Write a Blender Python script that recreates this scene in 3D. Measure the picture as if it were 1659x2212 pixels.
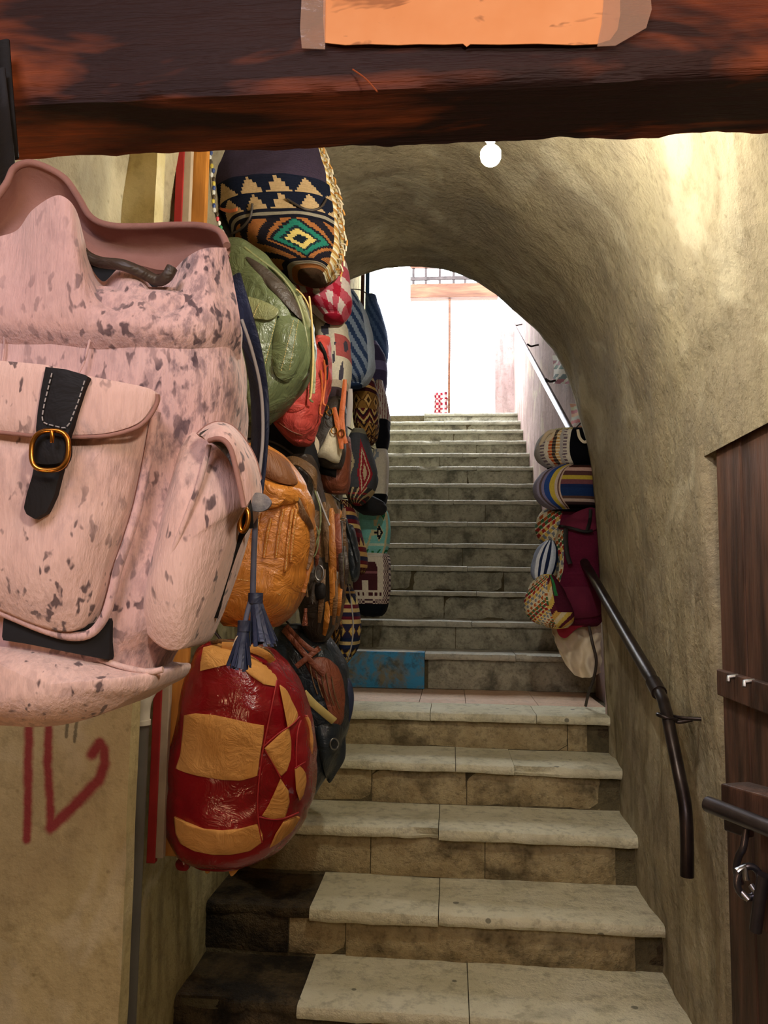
import bpy, math, random
import numpy as np
from mathutils import Vector, noise as mnoise

for o in list(bpy.data.objects): bpy.data.objects.remove(o, do_unlink=True)
SC = bpy.context.scene
COL = SC.collection

# ------------------------------------------------------------------ camera
EYE = 1.62
FPX = 1680.0
PITCH, ROLL, YAW = 0.0988, 0.0144, 0.0870
_f0 = Vector((-math.sin(YAW), math.cos(YAW), 0)); _r0 = Vector((math.cos(YAW), math.sin(YAW), 0)); _u0 = Vector((0, 0, 1))
FWD = _f0*math.cos(PITCH) + _u0*math.sin(PITCH)
_up = _u0*math.cos(PITCH) - _f0*math.sin(PITCH)
RGT = _r0*math.cos(ROLL) + _up*math.sin(ROLL)
UPV = _up*math.cos(ROLL) - _r0*math.sin(ROLL)
CAM = Vector((0, 0, EYE))
cd = bpy.data.cameras.new('camera'); cam = bpy.data.objects.new('camera', cd); COL.objects.link(cam)
from mathutils import Matrix
M = Matrix((RGT, UPV, -FWD)).transposed().to_4x4(); M.translation = CAM
cam.matrix_world = M
cd.sensor_fit = 'VERTICAL'; cd.sensor_height = 24.0; cd.lens = 24.0*FPX/2212.0
cd.clip_start = 0.02; cd.clip_end = 200
SC.camera = cam

# ------------------------------------------------------------------ world, lights, exposure
SC.view_settings.view_transform = 'Standard'
SC.view_settings.look = 'None'
SC.view_settings.gamma = 1.0
SC.view_settings.use_curve_mapping = False
SC.view_settings.exposure = 0.45
SC.cycles.max_bounces = 5; SC.cycles.diffuse_bounces = 3; SC.cycles.glossy_bounces = 3; SC.cycles.transmission_bounces = 2; SC.cycles.transparent_max_bounces = 4
SC.cycles.adaptive_threshold = 0.06
SC.cycles.caustics_reflective = False; SC.cycles.caustics_refractive = False
w = bpy.data.worlds.new('sky'); SC.world = w; w.use_nodes = True
bg = w.node_tree.nodes['Background']
bg.inputs[0].default_value = (0.88, 0.94, 1.0, 1); bg.inputs[1].default_value = 8.5

def light(name, kind, loc, energy, color, size=0.1, target=None, **kw):
    d = bpy.data.lights.new(name, kind); d.energy = energy; d.color = color
    if kind == 'AREA':
        d.shape = 'RECTANGLE'; d.size = size; d.size_y = kw.get('size_y', size)
    else: d.shadow_soft_size = size
    o = bpy.data.objects.new(name, d); COL.objects.link(o); o.location = loc
    if target is not None:
        o.rotation_euler = (Vector(target)-Vector(loc)).to_track_quat('-Z', 'Y').to_euler()
    return o
# warm shop lamps and soft daylight of the covered lane behind the viewer
light('lane_lamp_warm', 'POINT', (-0.85, -0.15, 0.95), 9.5, (1.0, 0.58, 0.31), 0.10)
light('lane_lamp_red', 'POINT', (0.55, 0.05, 2.60), 5.0, (1.0, 0.36, 0.15), 0.12)
light('lane_daylight', 'AREA', (-0.55, -0.75, 2.85), 15.0, (0.92, 0.87, 1.0), 0.9, target=(-0.4, 1.0, 1.6))
light('lane_lamp_white', 'POINT', (0.30, -0.10, 2.12), 18.0, (1.0, 0.89, 0.72), 0.05)
# daylight entering by the open top of the stairs (sampling aid for the sky)
pl = light('sky_portal', 'AREA', (0.1, 8.75, 3.9), 1.0, (1, 1, 1), 2.6, target=(0.1, 0, 3.9)); pl.data.cycles.is_portal = True
pl2 = light('sky_portal_roof', 'AREA', (0.0, 7.95, 4.85), 1.0, (1, 1, 1), 1.8, target=(0.0, 7.95, 0), size_y=2.1); pl2.data.cycles.is_portal = True

# ------------------------------------------------------------------ helpers
rnd = random.Random(7)
def ray(px, py): return FWD + RGT*((px-829.5)/FPX) - UPV*((py-1106.0)/FPX)
def U(px, py, Y):
    d = ray(px, py); return CAM + d*(Y/d.y)
def UX(px, py, X):
    d = ray(px, py); return CAM + d*(X/d.x)
def UZ(px, py, Z):
    d = ray(px, py); return CAM + d*((Z-EYE)/d.z)
def lin(h):
    if isinstance(h, (tuple, list)): return (h[0], h[1], h[2], 1.0)
    h = h.lstrip('#'); c = [int(h[i:i+2], 16)/255 for i in (0, 2, 4)]
    return tuple(x/12.92 if x <= .04045 else ((x+.055)/1.055)**2.4 for x in c) + (1.0,)
def nz(x, y, z, s=1.0): return mnoise.noise(Vector((x*s, y*s, z*s)))

def wl(o):
    v = Vector((0, 0, 0))
    while o is not None:
        v += o.location; o = o.parent
    return v
def mk(name, verts, faces, mat, parent=None, smooth=True, cols=None, sharp=None):
    off = wl(parent) if parent else Vector((0, 0, 0))
    me = bpy.data.meshes.new(name)
    me.from_pydata([tuple(Vector(v)-off) for v in verts], [], faces)
    if smooth: me.polygons.foreach_set('use_smooth', [True]*len(me.polygons))
    if cols is not None:
        a = me.color_attributes.new('Col', 'FLOAT_COLOR', 'CORNER')
        buf = []
        for i, p in enumerate(me.polygons):
            c = cols[i]
            for _ in range(p.loop_total): buf.extend(c)
        a.data.foreach_set('color', buf)
    if smooth and sharp:
        me.set_sharp_from_angle(angle=math.radians(sharp))
    me.update()
    if mat: me.materials.append(mat)
    o = bpy.data.objects.new(name, me); COL.objects.link(o)
    if parent: o.parent = parent
    return o
def fixn(o):
    import bmesh
    bm = bmesh.new(); bm.from_mesh(o.data); bmesh.ops.recalc_face_normals(bm, faces=bm.faces); bm.to_mesh(o.data); bm.free(); return o
def thing(name, loc, label, cat, group=None):
    o = bpy.data.objects.new(name, None); COL.objects.link(o); o.location = loc; o.empty_display_size = .05
    o['label'] = label; o['category'] = cat
    if group: o['group'] = group
    return o
def tag(o, label, cat, group=None):
    o['label'] = label; o['category'] = cat
    if group: o['group'] = group
    return o
def struct(o): o['kind'] = 'structure'; return o
def lab(o, label): o['label'] = label; return o

def boxgeo(x0, x1, y0, y1, z0, z1):
    v = [(x0,y0,z0),(x1,y0,z0),(x1,y1,z0),(x0,y1,z0),(x0,y0,z1),(x1,y0,z1),(x1,y1,z1),(x0,y1,z1)]
    f = [(0,3,2,1),(4,5,6,7),(0,1,5,4),(1,2,6,5),(2,3,7,6),(3,0,4,7)]
    return v, f
def box(name, b, mat, parent=None, bev=0.0):
    v, f = boxgeo(*b); o = mk(name, v, f, mat, parent, smooth=False)
    if bev:
        m = o.modifiers.new('bevel', 'BEVEL'); m.width = bev; m.segments = 2; m.limit_method = 'NONE'
    return o
def catmull(pts, n, closed=False):
    P = [np.array(p, float) for p in pts]; k = len(P); out = []
    segs = k if closed else k-1
    for i in range(n):
        t = i/n*segs if closed else i/(n-1)*segs
        j = min(int(t), segs-1); u = t-j
        g = (lambda q: P[q % k]) if closed else (lambda q: P[max(0, min(k-1, q))])
        a, b, c, d = g(j-1), g(j), g(j+1), g(j+2)
        out.append(.5*((2*b)+(c-a)*u+(2*a-5*b+4*c-d)*u*u+(3*b-a-3*c+d)*u**3))
    return out
def polyl(pts, n, closed=False):
    P = [np.array(p, float) for p in pts]
    if closed: P = P+[P[0]]
    L = [0]
    for a, b in zip(P[:-1], P[1:]): L.append(L[-1]+np.linalg.norm(b-a))
    out = []
    for i in range(n):
        t = L[-1]*(i/n if closed else i/(n-1))
        j = max(0, min(len(P)-2, int(np.searchsorted(L, t, 'right'))-1))
        u = (t-L[j])/max(1e-9, L[j+1]-L[j]); out.append(P[j]*(1-u)+P[j+1]*u)
    return out
def frames(pts):
    T = []
    for i in range(len(pts)):
        a = pts[max(0, i-1)]; b = pts[min(len(pts)-1, i+1)]
        T.append((Vector(b)-Vector(a)).normalized())
    return T
def tube(name, pts, r, mat, parent=None, seg=10, n=None, closed=False, rfun=None):
    if n: pts = catmull(pts, n, closed)
    pts = [Vector(p) for p in pts]; N = len(pts)
    v = []; f = []
    ref = Vector((0, 0, 1))
    T = frames(pts)
    if closed: T = [(pts[(i+1) % N]-pts[i-1]).normalized() for i in range(N)]
    nrm = T[0].cross(ref)
    if nrm.length < 1e-3: nrm = T[0].cross(Vector((1, 0, 0)))
    nrm.normalize()
    for i, p in enumerate(pts):
        t = T[i]; nrm = (nrm - t*nrm.dot(t)).normalized(); b = t.cross(nrm)
        rr = r*(rfun(i/max(1, N-1)) if rfun else 1)
        for k in range(seg):
            a = 2*math.pi*k/seg; v.append(p+nrm*math.cos(a)*rr+b*math.sin(a)*rr)
    R = N if closed else N-1
    for i in range(R):
        for k in range(seg):
            a = i*seg+k; b_ = i*seg+(k+1) % seg; j = (i+1) % N
            f.append((a, b_, j*seg+(k+1) % seg, j*seg+k))
    if not closed:
        f.append(tuple(range(seg-1, -1, -1))); f.append(tuple((N-1)*seg+k for k in range(seg)))
    return fixn(mk(name, v, f, mat, parent, sharp=50))
def ribbon(name, pts, width, thick, mat, parent=None, n=24, nrm=(0, -1, 0), wfun=None, cm=True):
    pts = catmull(pts, n) if cm else polyl(pts, n)
    pts = [Vector(p) for p in pts]; T = frames(pts); v = []; f = []
    nv = Vector(nrm).normalized(); N = len(pts)
    for i, p in enumerate(pts):
        s = T[i].cross(nv)
        if s.length < .05: s = T[i].cross(Vector((1, 0, 0)))
        s.normalize(); q = s.cross(T[i]).normalized()
        hw = width/2*(wfun(i/(N-1)) if wfun else 1); e = min(thick*.5, hw*.3); t2 = thick/2
        for a, b in ((-hw, -t2*.3), (-hw+e, -t2), (hw-e, -t2), (hw, -t2*.3), (hw, t2*.3), (hw-e, t2), (-hw+e, t2), (-hw, t2*.3)):
            v.append(p+s*a+q*b)
    for i in range(N-1):
        for k in range(8):
            f.append((i*8+k, i*8+(k+1) % 8, (i+1)*8+(k+1) % 8, (i+1)*8+k))
    f.append(tuple(range(7, -1, -1))); f.append(tuple((N-1)*8+k for k in range(8)))
    return fixn(mk(name, v, f, mat, parent, sharp=40))

# bag body: rows of (py, xl, xr) in the photograph give the silhouette at distance Y, D the real half thickness
class Host:
    pass
def body(name, rows, Y, D, mat, parent, n=2.5, nu=56, nv=44, col=None, wr=0.004, wf=9.0, seed=0, p=4.0, mind=.25, gather=0, yb=None, fold=0.004):
    rr = catmull(rows, nv)
    H = Host(); H.Y = Y; H.D = D; H.n = n; H.rows = []
    v = []; f = []; cl = []
    for j, (py, xl, xr) in enumerate(rr):
        t = j/(nv-1)
        L = U(xl, py, Y); R = U(xr, py, Y); c = (L+R)/2; hw = max(.004, (R-L).length/2)
        dv = max(mind, (1-abs(2*t-1)**p))**.5
        dep = D*dv
        H.rows.append((c.x, c.z, hw, dep))
        for i in range(nu):
            a = 2*math.pi*i/nu + math.pi/2
            ca, sa = math.cos(a), math.sin(a)
            x = hw*math.copysign(abs(ca)**(2/n), ca); y = dep*math.copysign(abs(sa)**(2/n), sa)
            q = Vector((c.x+x, Y+y, c.z))
            dd = Vector((x/hw, y/dep, 0)).normalized()
            k = wr*(nz(q.x+seed*3.1, q.y, q.z, wf)+.5*nz(q.x+seed*1.7, q.y, q.z, wf*2.3))
            if fold: k -= fold*max(0, .22-abs(nz(q.x*.8+seed*2.3, q.y*.8, q.z*1.5+seed, 6.5)))*4.5
            if gather: k -= gather*max(0, 1-t*3.0)*(.5+.5*math.sin(a*13+seed))
            v.append(q+dd*k)
    for j in range(nv-1):
        for i in range(nu):
            f.append((j*nu+i, j*nu+(i+1) % nu, (j+1)*nu+(i+1) % nu, (j+1)*nu+i))
            if col:
                u = ((i+.5)/nu) % 1.0; a = 2*math.pi*u+math.pi/2; ca = math.cos(a)
                s = math.copysign(abs(ca)**(2/n), ca)
                cl.append(lin(col(u, (j+.5)/(nv-1), s)))
    for base, rev in ((0, False), ((nv-1)*nu, True)):
        m = len(v); cc = sum((v[base+i] for i in range(nu)), Vector())/nu
        v.append(cc+Vector((0, 0, .006 if not rev else -.006)))
        for i in range(nu):
            a, b = base+i, base+(i+1) % nu
            f.append((b, a, m) if not rev else (a, b, m))
            if col: cl.append(lin(col((i+.5)/nu, 0.0 if not rev else .999, 0)))
    o = fixn(mk(name, v, f, mat, parent, cols=cl if col else None))
    H.obj = o
    def front(px, py, lift=0.0):
        y = Y-D*.8
        for _ in range(5):
            q = U(px, py, y)
            R_ = H.rows
            if q.z >= R_[0][1]: r = R_[0]
            elif q.z <= R_[-1][1]: r = R_[-1]
            else:
                for a, b in zip(R_[:-1], R_[1:]):
                    if a[1] >= q.z >= b[1]:
                        k = (a[1]-q.z)/max(1e-9, a[1]-b[1]); r = tuple(a[m]*(1-k)+b[m]*k for m in range(4)); break
            xx = min(.995, abs((q.x-r[0])/r[2]))
            y = Y-r[3]*(1-xx**n)**(1/n)-lift
        return U(px, py, y)
    H.front = front
    H.at = lambda l: (lambda px, py, lift=0.0: front(px, py, lift+l))
    return H

def puff(name, outline, base, thick, mat, parent, rings=7, n=64, smooth_outline=True, edge=.35, q=2.2, back=.012, col=None, wr=0.0, closed=True):
    ol = catmull(outline, n, True) if smooth_outline else polyl(outline, n, True)
    ol = [np.array(p) for p in ol]; c = sum(ol)/n
    v = []; f = []; cl = []
    for p in ol: b = base(p[0], p[1]); v.append(b+Vector((0, back, 0)))
    ss = [1-(k/rings)**1.6 for k in range(rings)]
    for k, s in enumerate(ss):
        h = thick*(edge+(1-edge)*(1-s**q))
        if k == 0: h = thick*edge
        for p in ol:
            pp = c+(p-c)*s; b = base(pp[0], pp[1])
            w_ = wr*nz(b.x, b.y, b.z, 14)*(1-s**4) if wr else 0
            v.append(b-Vector((0, h+w_, 0)))
    for k in range(rings):
        for i in range(n):
            f.append((k*n+i, k*n+(i+1) % n, (k+1)*n+(i+1) % n, (k+1)*n+i))
    b = base(c[0], c[1]); m = len(v); v.append(b-Vector((0, thick+(wr*nz(b.x, b.y, b.z, 14) if wr else 0), 0)))
    for i in range(n): f.append((rings*n+i, rings*n+(i+1) % n, m))
    f.append(tuple(range(n-1, -1, -1)))
    return fixn(mk(name, v, f, mat, parent, sharp=60))
def sheet(name, curves, mat, parent, thick=.004, n=60, m=6, cm=True, col=None):
    """curves: list of polylines of (px,py,Y), lofted; solid of the given thickness"""
    C = [catmull(c, n) if cm else polyl(c, n) for c in curves]
    rows = []
    for i in range(n):
        rows.append(catmull([C[k][i] for k in range(len(C))], m) if len(C) > 2 else polyl([C[k][i] for k in range(len(C))], m))
    A = [[U(*rows[i][j]) for j in range(m)] for i in range(n)]
    return solidgrid(name, A, thick, mat, parent, col)
def solidgrid(name, A, thick, mat, parent, col=None):
    n = len(A); m = len(A[0]); v = []; f = []; cl = []
    N = [[None]*m for _ in range(n)]
    for i in range(n):
        for j in range(m):
            du = A[min(n-1, i+1)][j]-A[max(0, i-1)][j]; dv = A[i][min(m-1, j+1)]-A[i][max(0, j-1)]
            q = du.cross(dv); N[i][j] = q.normalized() if q.length > 1e-12 else Vector((0, -1, 0))
    for s in (.5, -.5):
        for i in range(n):
            for j in range(m): v.append(A[i][j]+N[i][j]*thick*s)
    o2 = n*m
    for i in range(n-1):
        for j in range(m-1):
            a, b, c, d = i*m+j, i*m+j+1, (i+1)*m+j+1, (i+1)*m+j
            f.append((a, b, c, d)); f.append((a+o2, d+o2, c+o2, b+o2))
            if col: cc = lin(col((i+.5)/(n-1), (j+.5)/(m-1))); cl += [cc, cc]
    edge = [i*m for i in range(n)]+[(n-1)*m+j for j in range(1, m)]+[i*m+m-1 for i in range(n-2, -1, -1)]+[j for j in range(m-2, 0, -1)]
    for a, b in zip(edge, edge[1:]+edge[:1]):
        f.append((a, b, b+o2, a+o2))
        if col: cl.append(lin(col(.5, .5)))
    return fixn(mk(name, v, f, mat, parent, cols=cl if col else None, sharp=60))

# ------------------------------------------------------------------ materials
class NT:
    def __init__(s, name):
        s.m = bpy.data.materials.new(name); s.m.use_nodes = True; s.t = s.m.node_tree; s.n = s.t.nodes
        s.b = s.n['Principled BSDF']; s.tc = None
    def node(s, ty, ins=None, **props):
        x = s.n.new(ty)
        for k, v in props.items(): setattr(x, k, v)
        if ins:
            for k, v in ins.items():
                if hasattr(v, 'is_linked') or isinstance(v, bpy.types.NodeSocket): s.t.links.new(v, x.inputs[k])
                else: x.inputs[k].default_value = v
        return x
    def coord(s, which='Object'):
        if not s.tc: s.tc = s.node('ShaderNodeTexCoord')
        return s.tc.outputs[which]
    def mapped(s, scale=(1, 1, 1), rot=(0, 0, 0), loc=(0, 0, 0), which='Object'):
        return s.node('ShaderNodeMapping', {'Vector': s.coord(which), 'Scale': scale, 'Rotation': rot, 'Location': loc}).outputs[0]
    def noise(s, scale, detail=4, rough=.55, vec=None, dist=0.0):
        return s.node('ShaderNodeTexNoise', {'Vector': vec or s.coord(), 'Scale': scale, 'Detail': min(detail, 4), 'Roughness': rough, 'Distortion': dist}).outputs[0]
    def ramp(s, val, stops):
        x = s.node('ShaderNodeValToRGB', {0: val}); cr = x.color_ramp
        while len(cr.elements) < len(stops): cr.elements.new(.5)
        for e, (p, c) in zip(cr.elements, stops):
            e.position = p; e.color = lin(c) if not isinstance(c, (int, float)) else (c, c, c, 1)
        return x.outputs[0]
    def mix(s, fac, a, b, mode='MIX'):
        x = s.node('ShaderNodeMix', data_type='RGBA', blend_type=mode)
        for idx, val in ((0, fac), (6, a), (7, b)):
            if isinstance(val, bpy.types.NodeSocket): s.t.links.new(val, x.inputs[idx])
            elif idx == 0: x.inputs[0].default_value = val
            else: x.inputs[idx].default_value = lin(val)
        return x.outputs[2]
    def math(s, op, a, b=None, clamp=False):
        x = s.node('ShaderNodeMath', operation=op, use_clamp=clamp)
        for i, val in enumerate((a, b)):
            if val is None: continue
            if isinstance(val, bpy.types.NodeSocket): s.t.links.new(val, x.inputs[i])
            else: x.inputs[i].default_value = val
        return x.outputs[0]
    def vmath(s, op, a, b=None, out=0, scale=None):
        x = s.node('ShaderNodeVectorMath', operation=op)
        for i, val in enumerate((a, b)):
            if val is None: continue
            if isinstance(val, bpy.types.NodeSocket): s.t.links.new(val, x.inputs[i])
            else: x.inputs[i].default_value = val
        if scale is not None:
            if isinstance(scale, bpy.types.NodeSocket): s.t.links.new(scale, x.inputs['Scale'])
            else: x.inputs['Scale'].default_value = scale
        return x.outputs[out]
    def bump(s, h, strength=.4, dist=.01):
        x = s.node('ShaderNodeBump', {'Height': h, 'Strength': strength, 'Distance': dist})
        s.t.links.new(x.outputs[0], s.b.inputs['Normal'])
    def done(s, color=None, rough=.7, metal=0.0, spec=.4, **kw):
        def put(k, v):
            if isinstance(v, bpy.types.NodeSocket): s.t.links.new(v, s.b.inputs[k])
            else: s.b.inputs[k].default_value = v
        if color is not None: put('Base Color', lin(color) if isinstance(color, (str, tuple)) else color)
        put('Roughness', rough); put('Metallic', metal); put('Specular IOR Level', spec)
        for k, v in kw.items(): put(k, v)
        return s.m

def plaster(name, a, b, dark, streak=.35, bumps=.5, pit=True, spots=None, lite=None, low=None):
    t = NT(name)
    big = t.noise(1.7, 5, .6); col = t.ramp(big, [(.36, a), (.64, b)])
    st = t.ramp(t.noise(5.0, 6, .65, t.mapped((2.6, 2.6, .50))), [(.46, 0), (.66, 1)])
    if low:    # weather streaks only on the lower courses
        zz = t.node('ShaderNodeSeparateXYZ', {0: t.coord()}).outputs[2]
        st = t.math('MULTIPLY', st, t.node('ShaderNodeMapRange', {0: zz, 1: low, 2: low-.6, 3: .25, 4: 1.0}).outputs[0])
    col = t.mix(t.math('MULTIPLY', st, streak), col, dark)
    fn = t.noise(26, 6, .7); col = t.mix(t.math('MULTIPLY', t.ramp(fn, [(.50, 0), (.70, 1)]), .40), col, dark)
    pat = t.noise(3.1, 3, .5, t.mapped((1, 1, 1), loc=(7, 3, 1)), .8)
    col = t.mix(t.math('MULTIPLY', t.ramp(pat, [(.56, 0), (.64, 1)]), .32), col, lite or '#d8cfb2')
    gp = t.noise(2.3, 4, .55, t.mapped((1, 1, 1), loc=(1, 6, 4)), .6); col = t.mix(t.math('MULTIPLY', t.ramp(gp, [(.60, 0), (.70, 1)]), .38), col, '#77746a')
    h = t.math('ADD', t.math('MULTIPLY', t.noise(7, 5, .6), 1.0), t.math('MULTIPLY', t.noise(48, 6, .7), .35))
    if pit:
        vo = t.node('ShaderNodeTexVoronoi', {'Vector': t.coord(), 'Scale': 17.0, 'Randomness': 1.0}).outputs[0]
        pm = t.ramp(vo, [(.035, 0), (.11, 1)])
        col = t.mix(t.math('MULTIPLY', t.math('SUBTRACT', 1.0, pm), .45), col, dark)
    t.bump(h, bumps, .02)
    return t, col
def P(name, *a, **k):
    t, c = plaster(name, *a, **k); return t.done(c, .92, spec=.15)
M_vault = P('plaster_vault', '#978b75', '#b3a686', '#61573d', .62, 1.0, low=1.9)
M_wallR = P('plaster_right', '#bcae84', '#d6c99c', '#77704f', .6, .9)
M_wallU = P('plaster_upper', '#a98f8c', '#bda5a2', '#75645f', .45, .4)
M_wallL = P('plaster_left', '#a89a6c', '#bfb283', '#5e5334', .55, .9)
M_lane = P('plaster_lane', '#b7a37c', '#c8b690', '#7e6f50', .3, .4)

def stone(name, a, b, dark, grime=.6, sc=6.0, lo=.52, hi=.66, bumpy=.5, rough=.75, spotsz=True):
    t = NT(name)
    col = t.ramp(t.noise(sc, 5, .6), [(.35, a), (.66, b)])
    g = t.noise(sc*.75, 7, .68, t.mapped((1, 1, 1), loc=(4, 9, 2)), .15)
    col = t.mix(t.math('MULTIPLY', t.ramp(g, [(lo, 0), (hi, 1)]), grime), col, dark)
    g2 = t.noise(sc*6, 5, .7); col = t.mix(t.math('MULTIPLY', t.ramp(g2, [(.50, 0), (.68, 1)]), .45), col, dark)
    if spotsz:
        vo = t.node('ShaderNodeTexVoronoi', {'Vector': t.coord(), 'Scale': 7.0}).outputs[0]
        col = t.mix(t.math('MULTIPLY', t.ramp(vo, [(.07, 1), (.085, 0)]), .7), col, '#4a4a3c')
    t.bump(t.noise(22, 4, .78), bumpy*1.8, .016)
    return t.done(col, rough, spec=.3)
M_tread = stone('stone_tread', '#d6d0b0', '#e8e3c8', '#7d775a', .42, 4.0, .56, .72)
M_treadU = stone('stone_tread_upper', '#b4b0a0', '#c9c5b3', '#5f5d50', .5, 5.0, .55, .7, spotsz=False)
M_riser = stone('stone_riser', '#a3906a', '#b8a882', '#453b26', .75, 8, .50, .68, .6, .85, False)
M_riserU = stone('stone_riser_upper', '#a39f8b', '#bcb8a2', '#3f3d32', .72, 9, .47, .66, .6, .85, False)
M_tile = stone('stone_landing_tile', '#d0a988', '#dfbf9f', '#8d7154', .3, 5, .58, .75, .25, .6, False)
M_dirt_shade = stone('grimy_shaded_stone', '#463a28', '#5e4f37', '#1b160e', .9, 7, .44, .60, .8, .85, False)  # dark grime whose colour also carries the bags' shadow on the left steps
M_core = stone('mortar', '#5b513a', '#6c6248', '#2c271b', .6, 5, .5, .62, .6, .9, False)
def bluepaint():
    t = NT('blue_painted_render')
    base = t.ramp(t.noise(5, 5, .6), [(.35, '#6d6b5c'), (.65, '#8a8570')])
    g = t.noise(5.5, 7, .7, t.mapped((1, 1, 1), loc=(2, 2, 5)), .5)
    col = t.mix(t.ramp(g, [(.42, 0), (.54, 1)]), base, '#3f93c4')
    col = t.mix(t.math('MULTIPLY', t.ramp(t.noise(13, 6, .7), [(.53, 0), (.65, 1)]), .6), col, '#3a4038')
    t.bump(t.noise(16, 6, .7), .6, .015); return t.done(col, .8, spec=.3)
M_blue = bluepaint()

def wood(name, a, b, dark, axis=0, sc=3.0, rough=.6, amt=.8, bump=.4, lo=.45, hi=.6):
    t = NT(name); s = [9, 9, 9]; s[axis] = .8
    mv = t.mapped(tuple(s))
    col = t.ramp(t.noise(sc, 6, .65, mv, .8), [(.36, a), (.62, b)])
    s2 = [5, 5, 5]; s2[axis] = 1.1
    g = t.noise(sc*.5, 6, .6, t.mapped(tuple(s2), loc=(3, 5, 1)), .5)
    col = t.mix(t.math('MULTIPLY', t.ramp(g, [(lo, 0), (hi, 1)]), amt), col, dark)
    t.bump(t.noise(sc*2.4, 6, .7, mv), bump, .008); return t.done(col, rough, spec=.35)
M_beam = wood('beam_wood', '#7e3a1e', '#a9542a', '#200e0e', 0, 2.6, .68, .97, .9, .38, .52)
M_door = wood('door_wood', '#4a3124', '#664738', '#20140e', 2, 3.0, .6, .7, .5)
M_plank = wood('orange_plank', '#b5742e', '#d08b3b', '#7a481b', 2, 3.0, .6, .5, .2)
M_palewood = wood('pale_far_wood', '#6a4431', '#86583f', '#3c2419', 0, 3.0, .7, .5, .2)

def simple(name, c, rough=.6, metal=0., c2=None, sc=12., bump=.15, bsc=60., spec=.4, **kw):
    t = NT(name)
    col = t.ramp(t.noise(sc, 5, .6), [(.33, c), (.67, c2 or c)])
    if bump: t.bump(t.noise(bsc, 4, .6), bump, .003)
    return t.done(col, rough, metal, spec, **kw)
def leather(name, c, c2, rough=.38, crease=.5, spec=.5, sc=7., grain=260.):
    t = NT(name)
    col = t.ramp(t.noise(sc, 5, .6, None, .5), [(.30, c), (.70, c2)])
    h = t.math('MULTIPLY', t.noise(13, 4, .62, None, 1.6), 2.6)
    t.bump(h, crease, .011)
    return t.done(col, rough, spec=spec)
M_black = leather('black_leather', '#120f0e', '#1a1615', .6, .10, .25, grain=700)
M_blackm = simple('black_cloth', '#0e0e10', .85, c2='#1c1c20')
M_navy = leather('navy_strap', '#1c2234', '#2c3550', .5, .3)
M_olive = leather('olive_leather', '#485235', '#6a7350', .33, .5)
M_olive2 = leather('olive_leather_edge', '#666b47', '#8a8a60', .42, .4)
M_tan = leather('caramel_leather', '#a86421', '#c57f33', .36, .55)
M_tan2 = leather('caramel_leather_flap', '#8d5018', '#b8742c', .45, .4)
M_tan3 = leather('caramel_flap_inside', '#5a3210', '#7c4818', .6, .4)
M_cord = simple('grey_cord', '#4d5062', .7, 0, '#62657a', 30)
M_red = leather('red_leather', '#7a0e17', '#94151e', .20, .22, .7)
M_suede = leather('tan_suede', '#c48a45', '#d69f5c', .75, .4, .2)
M_piping = simple('red_piping', '#a52a2c', .5)
M_coral = leather('coral_leather', '#b23a33', '#c9534a', .5, .6, .3)
M_rust = leather('rust_leather', '#6e3522', '#8a4a30', .5, .5)
M_brown = leather('brown_leather', '#5d4228', '#7b5a38', .5, .5)
M_dkbrown = leather('dark_brown_leather', '#2c231d', '#41352c', .5, .4)
M_slate = leather('slate_black_leather', '#1b2026', '#2c353c', .38, .4)
M_orange = leather('orange_strap', '#c6602c', '#d8763f', .5, .4)
M_cream = simple('cream_fleece', '#cdbfa0', .95, c2='#ded3ba', sc=30, bump=.8, bsc=120, spec=.1)
M_creamcloth = simple('cream_cloth', '#d6c4a6', .9, c2='#e6d8c0', sc=8, bump=.3, bsc=300, spec=.1)
M_thread = simple('pale_thread', '#c8ad72', .8)
M_threadw = simple('grey_thread', '#a8a2a0', .8)
M_brass = simple('brass', '#b8772e', .28, 1.0, '#d79a4a', bump=0)
M_steel = simple('worn_steel', '#8f8f90', .35, 1.0, '#b0b0b2', bump=.1)
M_iron = simple('dark_iron_rail', '#2b2423', .34, .75, '#4a403e', 9, .12, 70, .5)
M_ironb = simple('iron_bolt', '#4a4750', .3, .9, '#6e6b74', 9, .1, 80)
M_pipe = simple('grey_plastic_pipe', '#54504a', .55, 0, '#66625a', 6, .08)
M_pipew = simple('white_pipe_fitting', '#b9b3a2', .55, 0, '#d0cab8', 12)
M_redcloth = simple('red_painted', '#8d1a1a', .7, 0, '#a32522', 9)
M_greycloth = simple('cream_painted', '#a3917c', .75, 0, '#b9a78f', 9)
M_purple = simple('plum_cloth', '#3a3040', .55, 0, '#4b3f50', 5, .3, 300)
M_maroon = simple('maroon_cloth', '#5a1830', .85, 0, '#6d2239', 7, .5, 400, .2)
M_pinkcloth = simple('crimson_cloth', '#a02a40', .9, 0, '#b83a50', 9, .4, 200, .1)
M_vc = None
def vcol(name, rough=.92, weave=True, bumpv=.5):
    t = NT(name); a = t.node('ShaderNodeAttribute', attribute_name='Col').outputs[0]
    n = t.noise(120, 3, .6); col = t.mix(.35, a, t.ramp(n, [(.3, (.55, .55, .55)), (.7, (1.15, 1.15, 1.15))]), 'MULTIPLY')
    wv = t.node('ShaderNodeTexWave', {'Vector': t.mapped((1, 1, 1.0)), 'Scale': 90.0, 'Distortion': 1.5}, bands_direction='Z').outputs[1]
    t.bump(t.math('ADD', t.math('MULTIPLY', wv, .6), t.noise(200, 2)), bumpv, .003)
    return t.done(col, rough, spec=.1)
M_vc = vcol('woven_wool'); M_vcs = vcol('smooth_woven', .8, bumpv=.25)

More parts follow.
